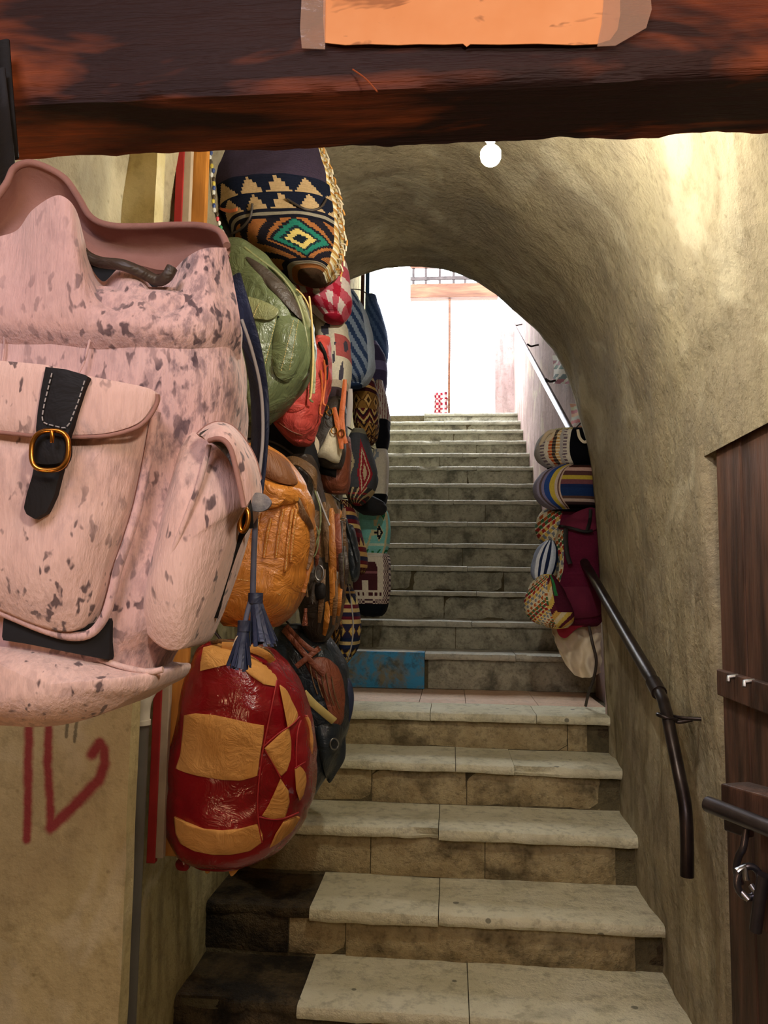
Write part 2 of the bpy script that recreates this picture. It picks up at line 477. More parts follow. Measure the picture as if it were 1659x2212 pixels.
def hide(name, spot_scale=60., lo=.60, hi=.66, base1='#dab3a8', base2='#e9c7bb', dark='#43343a', grey=.25, rot=.6, grad=False):
    t = NT(name)
    col = t.ramp(t.noise(5.5, 4, .55), [(.33, base1), (.68, base2)])
    gz = t.noise(95, 4, .65, t.mapped((1, 1, .45), (0, rot, 0)))
    reg = t.ramp(t.noise(7, 3, .5, t.mapped((1, 1, 1), loc=(1.3, .4, 2.2))), [(.36, 0), (.60, 1)])
    if grad:   # the hide turns denser towards one flank
        gx = t.node('ShaderNodeMapRange', {0: t.node('ShaderNodeSeparateXYZ', {0: t.coord()}).outputs[0], 1: -.02, 2: .13, 3: .12, 4: 1.0}).outputs[0]
        reg = t.math('MULTIPLY', t.math('ADD', t.math('MULTIPLY', reg, .6), .4), gx)
    col = t.mix(t.math('MULTIPLY', t.math('MULTIPLY', t.ramp(gz, [(.45, 0), (.62, 1)]), reg), grey), col, '#66565f')
    sp = t.noise(spot_scale, 2, .45, t.mapped((1.15, 1.15, .6), (0, rot, 0), (2, 1, 3)), .25)
    reg2 = t.ramp(t.noise(11, 2, .5, t.mapped((1, 1, 1), loc=(5, 2, 8))), [(.34, 0), (.55, 1)])
    if grad: reg2 = t.math('MULTIPLY', reg2, t.math('ADD', gx, .25, True))
    col = t.mix(t.math('MULTIPLY', t.math('MULTIPLY', t.ramp(sp, [(lo, 0), (hi, 1)]), reg2), .85), col, dark)
    hair = t.noise(240, 3, .6, t.mapped((1, 1, .16), (0, rot, 0)))
    col = t.mix(.14, col, t.ramp(hair, [(.3, '#8a6a64'), (.7, '#ffffff')]), 'MULTIPLY')
    t.bump(t.math('ADD', hair, t.math('MULTIPLY', t.noise(14, 3), 1.5)), .5, .004)
    return t.done(col, .82, spec=.12, **{'Sheen Weight': .3, 'Sheen Roughness': .5})
M_hide = hide('cowhide_speckled', 88, .60, .66)
M_hide2 = hide('cowhide_dense', 84, .575, .64, '#d0a8a4', '#e0bcb5', '#40323c', .75, grad=True)
M_hide3 = hide('cowhide_pale', 75, .62, .68, grey=.35)
M_lining = simple('pink_suede_lining', '#92695f', .95, 0, '#a67d72', 8, .35, 160, .08)

# ------------------------------------------------------------------ setting: stairs
Y0, T1, LAND, T2 = 2.4678, .2974, .8085, .301
XR, XL = .707, -.85
NY = [2197,1978,1793,1651,1540,1412,1342,1277,1223,1174,1127,1080,1044,1007,978,951,928,909,891]
def stepY(i): return Y0+T1*i if i <= 4 else Y0+4*T1+LAND+(i-5)*T2
def stepZ(i): return U(1000, NY[i], stepY(i)).z
ST = [(stepY(i), stepZ(i)) for i in range(19)]
ST = [(Y0-2*T1, ST[0][1]-.345), (Y0-T1, ST[0][1]-.18)] + ST      # two steps below the frame
def wallR_X(Y):
    if Y <= 3.75: return XR
    return float(np.interp(Y, [3.75, 3.78, 5.0, 6.2, 12], [.80, .82, .80, .715, .715]))
# stepped mortar core
v = []; prof = [(ST[0][0]+.05, -.3)]
for y, z in ST:
    prof += [(y+.05, prof[-1][1]), (y+.05, z-.02)]
prof += [(9.2, prof[-1][1]), (9.2, -.3)]
nP = len(prof)
v = [(XL-.05, y, z) for y, z in prof]+[(.9, y, z) for y, z in prof]
f = [(i, (i+1) % nP, nP+(i+1) % nP, nP+i) for i in range(nP)]
import bmesh
stairs = mk('stairs', v, f, M_core, None, False); struct(stairs)
def slab(x0, x1, yf, yb, zt, th, mat, seed, name='tread_slab', chips=1.0, tilt=0.0):
    """a stone slab with a worn, uneven front edge"""
    nx = max(4, int((x1-x0)/.03)); v = []; f = []
    for i in range(nx+1):
        x = x0+(x1-x0)*i/nx
        e = .006*nz(x*1, seed*5.3, .1, 9)*chips+.004*nz(x, seed*2.7, .7, 31)*chips
        ch = max(0, nz(x, seed*1.9, 3.3, 5.0)-.38)*.07*chips
        dz = .003*nz(x, seed, 8.1, 6)+tilt*(x-x0)
        w_ = .004*nz(x, seed*3., 4.4, 11)
        for y, z in ((yb, zt+dz), ((yf+yb)/2, zt+dz-.002), (yf+.018+e, zt+dz), (yf+.005+e+ch*.7, zt+dz-.005-ch*.5), (yf+e+ch, zt+dz-.014-ch*.4), (yf+e+ch*.8, zt-th+.012+w_), (yf+.008+e+ch*.8, zt-th+w_), (yb, zt-th)):
            v.append((x, y, z))
    for i in range(nx):
        for k in range(8): f.append((i*8+k, i*8+(k+1) % 8, (i+1)*8+(k+1) % 8, (i+1)*8+k))
    f.append(tuple(range(7, -1, -1))); f.append(tuple(nx*8+k for k in range(8)))
    return fixn(mk(name, v, f, mat, stairs, True, sharp=35))
def rblock(x0, x1, yf, z0, z1, mat, seed, name='riser_block', dep=.10):
    nx = max(3, int((x1-x0)/.04)); nzv = 5; v = []; f = []
    for i in range(nx+1):
        for j in range(nzv+1):
            a = i/nx; b = j/nzv
            x = x0+(x1-x0)*a; z = z0+(z1-z0)*b
            rim = max(0, 1-min(a*(x1-x0), (1-a)*(x1-x0), b*(z1-z0), (1-b)*(z1-z0))/.012)
            v.append((x, yf+.007*nz(x, seed*2.2, z, 8)+.004*nz(x, seed, z, 25)+.010*rim, z))
    nb = len(v)
    for i in range(nx):
        for j in range(nzv): f.append((i*(nzv+1)+j, (i+1)*(nzv+1)+j, (i+1)*(nzv+1)+j+1, i*(nzv+1)+j+1))
    v += [(x0, yf+dep, z0), (x1, yf+dep, z0), (x1, yf+dep, z1), (x0, yf+dep, z1)]
    A = lambda i, j: i*(nzv+1)+j
    f += [tuple([A(i, 0) for i in range(nx, -1, -1)]+[nb, nb+1]), tuple([A(i, nzv) for i in range(nx+1)]+[nb+2, nb+3]),
          tuple([A(0, j) for j in range(nzv+1)]+[nb+3, nb]), tuple([A(nx, j) for j in range(nzv, -1, -1)]+[nb+1, nb+2]), (nb, nb+3, nb+2, nb+1)]
    return fixn(mk(name, v, f, mat, stairs, True, sharp=50))
def px2x(px, i): return U(px, NY[i], stepY(i)).x
# joints of the treads and risers (pixel columns read on the photograph)
TJ = {0: [640, 1015], 1: [668, 948], 2: [560, 948], 3: [620, 985, 1112], 4: [930, 1160], 5: [918, 1115], 6: [1020], 7: [1030], 8: [850, 1010], 9: [935], 10: [1010], 11: [980], 12: [1040], 13: [900, 1030], 14: [1000], 15: [950], 16: [1050], 17: [960], 18: []}
RJ = {0: [800, 1200], 1: [620, 745], 2: [800, 1050], 3: [802, 1010], 4: [700, 1230], 5: [925], 6: [805, 985], 7: [960], 8: [890, 1090], 9: [1000], 10: [930], 11: [1050], 12: [970], 13: [1010], 14: [950], 15: [1030], 16: [980], 17: [1010], 18: [1000]}
for k, (y, z) in enumerate(ST):
    i = k-2; xr = wallR_X(y)+.05
    zprev = ST[k-1][1] if k else 0
    ynext = ST[k+1][0] if k+1 < len(ST) else 9.2
    up = i >= 5; mt = M_treadU if up else M_tread; mr = M_riserU if up else M_riser
    th = .040 if not up else .034
    xs = [XL-.03]+([px2x(p, i) for p in TJ[i]] if i >= 0 else [0.0])+[xr]
    xr_ = [XL-.03]+([px2x(p, i) for p in RJ[i]] if i >= 0 else [-.2])+[xr]
    if i == 18: xs[0] = px2x(916, 18)
    for j, (a, b) in enumerate(zip(xs[:-1], xs[1:])):
        if i == 5 and j == 0:        # rendered block without a nosing, painted blue
            rblock(a, b-.003, y+.0, zprev+.002, z, M_blue, 77, 'painted_block'); slab(a, b-.003, y+.03, ynext+.05, z+.001, .02, mt, 55, chips=.4); continue
        if i == 4:
            yt = y+.30
            slab(a, b-.003, y, yt, z, th, mt, i*3+j+1)
        elif i in (0, 1) and j == 0:  # broken, dirty left end; its dark colour also paints the bags' shadow
            slab(a, b-.006, y+.035, ynext+.05, z-.012, th, M_dirt_shade, i*3+j+1, chips=2.5)
        else:
            slab(a, b-.003, y+rnd.uniform(-.004, .004), ynext+.05, z+rnd.uniform(-.002, .002), th*rnd.uniform(.9, 1.1), mt, i*3+j+1, chips=1.2 if not up else .7)
    if i == 4:
        for a, b in zip([XL-.03, px2x(900, 4), px2x(1010, 4), px2x(1180, 4)], [px2x(900, 4), px2x(1010, 4), px2x(1180, 4), xr]):
            slab(a, b-.003, y+.303, ynext+.05, z-.001, .03, M_tile, a*7, 'landing_tile', .3)
    for j, (a, b) in enumerate(zip(xr_[:-1], xr_[1:])):
        if i == 5 and j == 0: continue
        if i == 18: continue
        zt = z-th+.001
        m2 = M_dirt_shade if (j == 0 and i <= 1) else mr  # left riser ends: dirt and the bags' shadow put into one dark colour
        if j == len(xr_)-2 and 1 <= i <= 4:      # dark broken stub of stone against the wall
            rblock(b-.05-.075, b, y+.05, zprev+.001, zt, M_dirt_shade, i*9); b -= .13
        rblock(a, b-.004, y+.036+rnd.uniform(-.004, .006), zprev+.001, zt, m2, i*5+j+1)
if True:
    y, z = ST[20]; zp = ST[19][1]
    rblock(px2x(916, 18), wallR_X(y)+.05, y+.02, zp+.001, z-.034, M_riserU, 99)

# ------------------------------------------------------------------ setting: vault, walls, shell
YV = 3.72
YJ = UX(1549, 1000, XR).y; DOORZ = UX(1548, 966, .688).z-.01
arch_px = [(1311,1545),(1303,1400),(1294,1250),(1286,1100),(1277,1000),(1268,950),(1253,900),(1238,850),(1218,800),(1193,757),(1165,722),(1133,692),(1098,664),(1065,636),(1030,611),(995,594),(955,583),(910,577),(870,576),(835,580),(800,589),(760,603),(720,622),(680,655),(650,700)]
ap = [U(x, y, YV) for x, y in arch_px]
prof = [Vector((XR, 0, -.2)), Vector((XR, 0, .6))]+[Vector((p.x, 0, p.z)) for p in ap]+[Vector((-.80, 0, 2.35)), Vector((XL, 0, 2.1))]
prof = [Vector(p) for p in polyl(prof, 150)]
def vault_mesh():
    ny = 90; v = []; f = []; n = len(prof); YA = 1.24
    for k in range(ny+1):
        Y = YA+(YV-YA)*(k/ny)
        for i, p in enumerate(prof):
            a = prof[max(0, i-1)]; b = prof[min(n-1, i+1)]; t = (b-a).normalized(); nr = Vector((t.z, 0, -t.x))
            d = .020*nz(p.x*1.0, Y, p.z, 2.2)+.010*nz(p.x+5, Y, p.z, 6)+.004*nz(p.x, Y+3, p.z, 17)
            if k == ny: d += .006*nz(p.x, 2, p.z, 19)
            if k >= ny-3: d *= .45
            if p.x > .5 and p.z < DOORZ+.25: d *= min(1.0, max(.08, (Y-YJ-.02)/.3))
            v.append((p.x+nr.x*d, Y, p.z+nr.z*d))
    for k in range(ny):
        for i in range(n-1):
            # door opening in the right wall: skip below the door head, nearer than the corner
            yc = YA+(YV-YA)*((k+.5)/ny); zc = (prof[i].z+prof[i+1].z)/2
            if zc < DOORZ and yc < YJ+.03 and prof[i].x > .5: continue
            f.append((k*n+i, k*n+i+1, (k+1)*n+i+1, (k+1)*n+i))
    # thickness of the far edge: ring of outer vertices
    base = len(v)
    for p in prof: v.append((p.x*1.0+(.22 if p.x > .1 else 0.0), YV+.012, p.z+(.5 if p.z > 2.2 else .12)))
    for i in range(n-1): f.append((ny*n+i, ny*n+i+1, base+i+1, base+i))
    return v, f
v, f = vault_mesh()
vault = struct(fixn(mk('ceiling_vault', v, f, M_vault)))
# corner jamb next to the door: thick plaster edge
def jamb():
    v = []; f = []; n = 60
    for k in range(n+1):
        z = -.1+2.12*k/n
        e = .010*nz(1, 2, z, 5)+.006*nz(3, 1, z, 17)
        xz = float(np.interp(z, [q.z for q in prof[:60]], [q.x for q in prof[:60]]))
        for x, y in ((xz-.003, YJ+.10), (xz-.007, YJ+.015+e), (xz+.012, YJ+e), (XR+.12, YJ-.005+e)): v.append((x, y, z))
    for k in range(n):
        for i in range(3): f.append((k*4+i, k*4+i+1, (k+1)*4+i+1, (k+1)*4+i))
    return v, f
v, f = jamb(); struct(fixn(mk('trim_1', v, f, M_vault)))

def wallgrid(name, P0, ux, uz, nx, nzv, mat, amp=.012, nrm=None, thick=.06, seed=0):
    """a plastered wall panel: P0 + a*ux + b*uz"""
    P0 = Vector(P0); ux = Vector(ux); uz = Vector(uz); N = ux.cross(uz).normalized()
    A = []
    for i in range(nx+1):
        r_ = []
        for j in range(nzv+1):
            p = P0+ux*(i/nx)+uz*(j/nzv)
            r_.append(p+N*(amp*nz(p.x+seed, p.y, p.z, 2.6)+amp*.4*nz(p.x, p.y+seed, p.z, 9)))
        A.append(r_)
    return struct(solidgrid(name, A, thick, mat, None))
# left wall of the stairs (bags hang on it), upper right wall, end wall
wallgrid('wall_left', (XL-.04, 1.86, -.2), (0, 7.2, 0), (0, 0, 5.0), 90, 50, M_wallL, .012, seed=3)
def upper_right():
    A = []
    for i in range(60):
        Y = 3.73+(8.95-3.73)*i/59; r_ = []
        for j in range(40):
            z = .3+4.6*j/39; x = wallR_X(Y)+.03+.008*nz(1, Y, z, 3)+.003*nz(2, Y, z, 12); r_.append(Vector((x, Y, z)))
        A.append(r_)
    return struct(solidgrid('wall_right_upper', A, .06, M_wallU, None))
upper_right()
# lane shell around the viewer (off-frame) and roof slabs
def sbox(name, b, mat): return struct(box(name, b, mat))
ZBEAM = U(829, 182, 1.04).z
sbox('wall_facade', (-2.4, 2.4, 1.08, 1.22, ZBEAM+.17, 3.4), M_lane)
sbox('wall_facade_right', (.86, 2.4, 1.08, 1.22, 0, 2.78), M_lane)
sbox('wall_lane_left', (-2.5, -2.4, -3, 1.9, 0, 3.4), M_lane)
sbox('wall_lane_right', (2.4, 2.5, -3, 1.22, 0, 3.4), M_lane)
sbox('wall_lane_back', (-2.5, 2.5, -3.1, -3, 0, 3.4), M_lane)
sbox('ceiling', (-2.5, 2.5, -3.1, 3.74, 3.4, 3.5), M_lane)
sbox('floor', (-2.5, 2.5, -3.1, 2.0, -.1, 0), M_core)
sbox('wall_door_reveal', (1.0, 1.1, 1.2, 3.74, 0, 3.4), M_lane)
sbox('wall_void_end', (.86, 1.1, 3.74, 3.80, 0, 4.8), M_lane)
sbox('wall_left_outer', (-1.05, -.96, 1.9, 3.74, 0, 3.4), M_lane)
# graffiti wall
YG = 1.75
def graffiti_mat():
    t, col = plaster('plaster_graffiti', '#b5a578', '#c6b789', '#7b6d48', .22, .55)
    pos = t.coord()
    nn = t.math('MULTIPLY', t.math('SUBTRACT', t.noise(60, 4, .7), .5), .010)
    def seg(a, b, r0):
        A = U(a[0], a[1], YG-.03); B = U(b[0], b[1], YG-.03); A.y = B.y = 0
        pa = t.vmath('SUBTRACT', t.vmath('MULTIPLY', pos, (1, 0, 1)), tuple(A)); ba = B-A
        h = t.math('MULTIPLY', t.vmath('DOT_PRODUCT', pa, tuple(ba), out=1), 1/ba.dot(ba), True)
        d = t.vmath('LENGTH', t.vmath('SUBTRACT', pa, t.vmath('SCALE', tuple(ba), scale=h)), out=1)
        d = t.math('ADD', d, nn)
        x = t.node('ShaderNodeMapRange', {0: d, 1: r0*1.25, 2: r0*.35, 3: 0.0, 4: 1.0}, interpolation_type='SMOOTHSTEP')
        return x.outputs[0]
    k = None
    for a, b, r0 in (((60,1480),(58,1700),.0135),((58,1700),(56,1815),.012),((104,1480),(100,1650),.0125),((100,1650),(108,1785),.0125),((108,1790),(165,1735),.015),((165,1735),(212,1685),.016),((212,1685),(224,1650),.016),((224,1650),(222,1618),.015),((222,1618),(212,1605),.014),((212,1610),(196,1630),.016)):
        s_ = seg(a, b, r0); k = s_ if k is None else t.math('MAXIMUM', k, s_)
    col = t.mix(t.math('MULTIPLY', k, .88), col, '#8e1730')
    dk = t.math('MAXIMUM', seg((143,1560),(141,1592),.004), seg((163,1560),(158,1604),.004))
    col = t.mix(t.math('MULTIPLY', dk, .7), col, '#4c4a3a')
    return t.done(col, .92, spec=.15)
M_graf = graffiti_mat()
ge = U(287, 1700, YG).x
wallgrid('wall_left_front', (-2.4, YG, 0), (ge+2.4, 0, 0), (0, 0, 3.4), 70, 90, M_graf, .010, seed=9, thick=.05)
sbox('wall_left_return', (-2.4, ge-.16, YG+.03, YG+.12, 0, 3.4), M_wallL)
# roof over the lower part of the upper flight, end wall with doorway to daylight
YE = 8.95
sbox('ceiling_upper', (-1.0, 1.0, 3.74, 6.9, 4.75, 4.85), M_wallU)
sbox('wall_above_arch', (-1.05, 1.05, 3.735, 3.80, 3.52, 4.8), M_wallU)
sbox('wall_arch_left', (-1.05, -.55, YV+.02, YV+.16, 2.0, 3.7), M_vault)

# ------------------------------------------------------------------ beam
def make_beam():
    YF, YB = 1.04, 1.19
    zb = U(829, 182, YF).z; zt = zb+.20
    xl = U(36, 320, YB).x; xr = 1.3
    nx = 160; sec = []
    for y, z in [(YF, zt), (YF, zb+.13), (YF, zb+.08), (YF, zb+.04), (YF+.003, zb+.012), (YF+.012, zb)]: sec.append((y, z))
    for k in range(1, 9): sec.append((YF+.012+(YB-.014-YF-.012)*k/8, zb-.001))
    sec += [(YB-.004, zb-.004), (YB, zb+.004), (YB, zb+.05), (YB, zt)]
    v = []; f = []; m = len(sec)
    for i in range(nx+1):
        x = xl+(xr-xl)*i/nx
        for k, (y, z) in enumerate(sec):
            a = .004*nz(x*.6, y*5, z*5, 3)+.003*nz(x, y*4, z*4, 11)
            rag = 0
            if k >= m-4 and k < m-1: rag = .006*nz(x, 3, 1, 9)+.004*nz(x, 1, 7, 33)
            v.append((x, y-(a if k < 6 else 0), z-(abs(a)*.6 if 5 <= k < m-3 else 0)+rag))
    for i in range(nx):
        for k in range(m): f.append((i*m+k, i*m+(k+1) % m, (i+1)*m+(k+1) % m, (i+1)*m+k))
    f.append(tuple(range(m-1, -1, -1))); f.append(tuple(nx*m+k for k in range(m)))
    o = fixn(mk('wooden_beam', v, f, M_beam, None, True, sharp=50))
    tag(o, 'dark weathered wooden lintel beam across the top of the stairway', 'beam'); return zb
ZB = make_beam()
# paper notice and clear tape on the beam
def flat(name, pts, Y, th, mat, parent, n=None):
    """thin plate with the given outline (px) facing the viewer"""
    pts = [U(x, y, Y) for x, y in pts]; k = len(pts)
    v = pts+[p+Vector((0, th, 0)) for p in pts]
    f = [tuple(range(k)), tuple(range(2*k-1, k-1, -1))]+[(i, i+k, (i+1) % k+k, (i+1) % k) for i in range(k)]
    return fixn(mk(name, v, f, mat, parent, False))
def papermat():
    t = NT('peach_paper'); col = t.ramp(t.noise(6, 4), [(.3, '#e0945c'), (.7, '#eda873')])
    g = t.noise(9, 6, .7, t.mapped((.7, 1, 2.2)), .6)
    col = t.mix(t.math('MULTIPLY', t.ramp(g, [(.57, 0), (.62, 1)]), .6), col, '#7a4a34')
    t.bump(t.noise(12, 3), .2, .004); return t.done(col, .75, spec=.2)
def tapemat():
    t = NT('clear_tape'); t.bump(t.noise(20, 4, .6, None, 1.), .5, .01)
    return t.done('#c9a58e', .18, spec=.5, Alpha=.32)
notice = thing('paper_notice', U(1000, 95, 1.032), 'torn peach paper notice taped onto the wooden beam', 'notice')
flat('paper_sheet', [(700,-70),(698,40),(701,92),(745,97),(800,95),(860,97),(905,95),(960,96),(1000,94),(1008,101),(1016,95),(1080,96),(1160,94),(1240,97),(1290,95),(1318,86),(1334,64),(1340,30),(1338,-70)], 1.030, .0012, papermat(), notice)
tm = tapemat()
lab(flat('tape_strip', [(655,-70),(648,60),(652,104),(702,106),(704,-70)], 1.028, .001, tm, notice), 'clear tape strip')
lab(flat('tape_strip', [(1310,-70),(1300,50),(1290,100),(1330,98),(1396,60),(1408,20),(1400,-70)], 1.027, .001, tm, notice), 'crumpled clear tape strip')
spl = tube('wood_splinter', [U(762,150,1.03), U(790,170,1.02), U(815,198,1.01)], .0012, simple('splinter', '#9a4a22', .8), None, 6, 8)
tag(spl, 'thin reddish wood splinter sticking out of the beam', 'splinter')

# ------------------------------------------------------------------ bulb
def make_bulb():
    YBU = 1.72
    c = U(1060, 337, YBU)
    t = thing('light_bulb', c, 'glowing white bulb hanging below the vault behind the beam', 'light bulb')
    em = NT('bulb_glow'); em.done('#ffffff', .4, **{'Emission Color': (1.0, .95, .83, 1), 'Emission Strength': 880.0})
    n = 16; pr = []; BR = .0236
    for k in range(n+1):
        a = math.pi*k/n; r_ = BR*math.sin(a); z = -BR*math.cos(a)
        if z > .009: r_ = max(r_, BR*math.sin(a)*.9+.004)
        pr.append((max(.0005, r_), z))
    pr.append((.011, .036))
    v = []; f = []
    for r_, z in pr:
        for i in range(20): v.append(c+Vector((r_*math.cos(i*math.pi/10), r_*math.sin(i*math.pi/10), z)))
    for k in range(len(pr)-1):
        for i in range(20): f.append((k*20+i, k*20+(i+1) % 20, (k+1)*20+(i+1) % 20, (k+1)*20+i))
    fixn(mk('glass', v, f, em.m, t))
    tube('socket', [c+Vector((0, 0, .04)), c+Vector((0, 0, .09))], .015, M_blackm, t, 14)
    tube('cord', [c+Vector((0, 0, .09)), c+Vector((.004, 0, .2)), c+Vector((0, 0, .62))], .003, M_blackm, t, 8, 8)
make_bulb()

# ------------------------------------------------------------------ handrails
def handrail_low():
    t = thing('handrail', U(1480, 1890, 2.1), 'dark iron handrail bending down along the right wall of the lower steps', 'handrail')
    pts = [U(1213,1137,4.1), U(1222,1150,4.05), U(1270,1228,3.72), U(1350,1368,2.95), U(1420,1488,2.48), U(1437,1530,2.38), U(1448,1580,2.31), U(1466,1668,2.22), U(1477,1722,2.18), U(1482,1765,2.16), U(1484,1830,2.15), U(1484,1893,2.15)]
    tube('rail', pts, .0215, M_iron, t, 16, 90, rfun=lambda s: 1.0 if s < .34 else .80)
    tube('sleeve', [U(1411,1473,2.52), U(1424,1497,2.46)], .0235, M_iron, t, 16)
    def br(a, ya, b, yb, r0):
        A = U(*a, ya); B = U(*b, yb)
        tube('collar', [A+Vector((math.cos(q)*.026, math.sin(q)*.026, -.006*math.cos(q))) for q in np.linspace(0, 2*math.pi, 16, False)], .006, M_iron, t, 8, closed=True)
        tube('bracket', [A+Vector((.022, .012, 0)), A*.6+B*.4, B, B+Vector((.01, 0, -.02))], r0, M_iron, t, 8, 12)
        tube('bracket', [A+Vector((.022, -.012, -.006)), A*.75+B*.25+Vector((0, 0, -.012)), A*.45+B*.55+Vector((0, 0, -.003))], r0, M_iron, t, 8, 12)
    br((1441,1549), 2.35, (1541,1556), 2.30, .0055)
    br((1222,1147), 4.0, (1278,1138), 3.9, .006)
handrail_low()
def handrail_up():
    t = thing('handrail', U(1230, 918, 4.9), 'thin steel handrail rising along the upper right wall to daylight', 'handrail')
    def R(px, py): return UX(px, py, .60)
    A = UX(1106, 696, .62); B = UX(1233, 930, .62)
    tube('rail', [A, B], .019, M_ironb, t, 14, None)
    for (a, b) in (((1108,699),(1121,699)), ((1139,743),(1147,744)), ((1178,818),(1193,822))):
        p = UX(*a, .62); tube('bracket', [p, p+Vector((.03, 0, -.02)), p+Vector((.07, 0, -.012)), p+Vector((.135, 0, -.005))], .008, M_iron, t, 8, 10)
handrail_up()

# ------------------------------------------------------------------ door on the right with its iron bolt
def make_door():
    X = .688
    zt = UX(1548, 966, X).z; y1 = UX(1547, 1000, X).y
    t = thing('wooden_door', (X+.03, 1.6, 0), 'low dark wooden plank door set in the right wall beside the handrail', 'door')
    ys = [y1, y1-.17, y1-.34, y1-.50, y1-.66, 1.24]
    for k, (a, b) in enumerate(zip(ys[:-1], ys[1:])):
        d = .002*(k % 2)
        box('plank', (X+d, X+.045, b+.002, a, .02, zt-.004*(k % 3)), M_door, t, .004)
    z0 = UX(1552, 1497, X).z; z1 = UX(1552, 1443, X).z
    box('crossbar', (X-.016, X+.002, 1.30, y1-.006, z0, z1), M_door, t, .003)
    for py, px in ((1470, 1620), (1460, 1585)):
        p = UX(px, py, X-.018); tube('nail', [p+Vector((.01, 0, 0)), p+Vector((-.012, 0, -.004)), p+Vector((-.014, -.004, -.014))], .0055, M_steel, t, 8)
make_door()
def make_bolt():
    t = thing('door_bolt', U(1600, 1760, 1.3), 'blurred iron slide bolt on a dark wooden lock block at the right edge', 'bolt')
    a = U(1529, 1737, 1.42); b = U(1720, 1812, 1.26)
    tube('bolt_rod', [a, b], .0135, M_ironb, t, 16)
    # block of wood above and behind the rod
    def prism(name, px, ya, yb, dx, mat):
        pts = [U(x, y, ya if k < 2 else yb) for k, (x, y) in enumerate(px)]
        return pts
    def slantblock(name, p0, p1, h, dp, mat, bev=.003):
        p0 = Vector(p0); p1 = Vector(p1); u = (p1-p0); n = Vector((u.y, -u.x, 0)).normalized()*-dp
        q = [p0, p1, p1+n, p0+n]; v = [Vector(k) for k in q]+[Vector(k)-Vector((0, 0, h)) for k in q]
        f = [(0,1,2,3),(7,6,5,4),(0,4,5,1),(1,5,6,2),(2,6,7,3),(3,7,4,0)]
        o = fixn(mk(name, v, f, mat, t, False)); m = o.modifiers.new('b', 'BEVEL'); m.width = bev; m.segments = 2; return o
    slantblock('lock_block', U(1556,1692,1.46), U(1720,1738,1.30), .042, .06, M_door)
    slantblock('staple_plate', U(1562,1765,1.42), U(1612,1782,1.38), .022, .02, M_ironb)
    slantblock('lock_plate', U(1640,1790,1.36), U(1720,1820,1.28), .16, .02, M_door)
    tube('hasp', [U(1612,1790,1.37), U(1606,1830,1.37), U(1596,1850,1.38), U(1590,1880,1.39), U(1600,1910,1.39)], .006, M_ironb, t, 10, 16)
    tube('ring', [U(1618+26*math.cos(q), 1905+34*math.sin(q), 1.36) for q in np.linspace(0, 2*math.pi, 20, False)], .006, M_ironb, t, 10, closed=True)
    tube('pin', [U(1592,1882,1.35), U(1606,1872,1.35), U(1612,1900,1.35)], .0055, M_steel, t, 10)
    tube('pin', [U(1600,1925,1.36), U(1618,1945,1.35)], .005, M_steel, t, 10)
    tube('pin', [U(1622,1912,1.36), U(1636,1932,1.35)], .005, M_steel, t, 10)
    tube('handle', [U(1650,1890,1.33), U(1640,1950,1.34), U(1632,2010,1.35)], .010, M_ironb, t, 10, 12)
make_bolt()

# ------------------------------------------------------------------ left: pipe, painted slats and plank
def make_left_fittings():
    t = thing('drain_pipe', U(272, 2212, 1.9), 'grey vertical drain pipe in the corner beside the graffiti wall', 'pipe')
    a = U(303, 1560, 1.90); tube('pipe', [a+Vector((0, 0, -1.55)), a], .0215, M_pipe, t, 18)
    tube('rim', [a+Vector((0, 0, -.006)), a+Vector((0, 0, .006))], .0255, M_pipew, t, 18)
    tube('elbow', [a, a+Vector((0, 0, .03)), a+Vector((.004, 0, .055)), a+Vector((.012, .015, .08)), a+Vector((.02, .04, .1))], .023, M_pipew, t, 18, 14)
    def slat(name, x0, x1, ytop, ybot, Y, th, mat, label, cat, ref=1500):
        L = U(x0, ref, Y).x; R = U(x1, ref, Y).x; zt = U(x0, ytop, Y).z; zb = U(x0, ybot, Y).z
        o = box(name, (L, R, Y, Y+th, zb, zt), mat, None, .002); return tag(o, label, cat)
    slat('painted_slat', 331, 349, 240, 1866, 1.985, .02, M_redcloth, 'narrow red painted upright slat beside the drain pipe', 'slat')
    slat('painted_slat', 349, 366, 240, 1855, 1.99, .02, M_greycloth, 'narrow cream upright slat between red slat and orange plank', 'slat')
    slat('upright_plank', 367, 402, 240, 1850, 2.02, .025, M_plank, 'orange wooden upright plank behind the hanging leather bags', 'plank')
make_left_fittings()

# ------------------------------------------------------------------ pink cowhide rucksack in front
def tassel(parent, top, n=26, length=.06, r=.012, mat=M_navy, lean=(0, 0, 0)):
    """knotted head with a skirt of leather strips, one mesh"""
    v = []; f = []; top = Vector(top); ln = Vector(lean)
    for k in range(n):
        a = 2*math.pi*k/n+rnd.uniform(-.1, .1); r0 = r*.45; r1 = r*(1.0+rnd.uniform(-.15, .25)); L = length*rnd.uniform(.88, 1.05)
        d = Vector((math.cos(a), math.sin(a), 0)); s = Vector((-math.sin(a), math.cos(a), 0))*r*.16
        b = len(v)
        for j in range(5):
            u = j/4; p = top+ln*u+Vector((0, 0, -L*u))+d*(r0+(r1-r0)*(u**1.3)); v += [p-s, p+s, p+s-d*.0012, p-s-d*.0012]
        for j in range(4):
            for q in range(4): f.append((b+j*4+q, b+j*4+(q+1) % 4, b+(j+1)*4+(q+1) % 4, b+(j+1)*4+q))
        f += [(b+3, b+2, b+1, b), (b+16, b+17, b+18, b+19)]
    o = fixn(mk('tassel', v, f, mat, parent, True, sharp=40))
    tube('tassel_knot', [top+Vector((0, 0, .006)), top+Vector((0, 0, -.006))], r*.62, mat, o, 12)
    return o
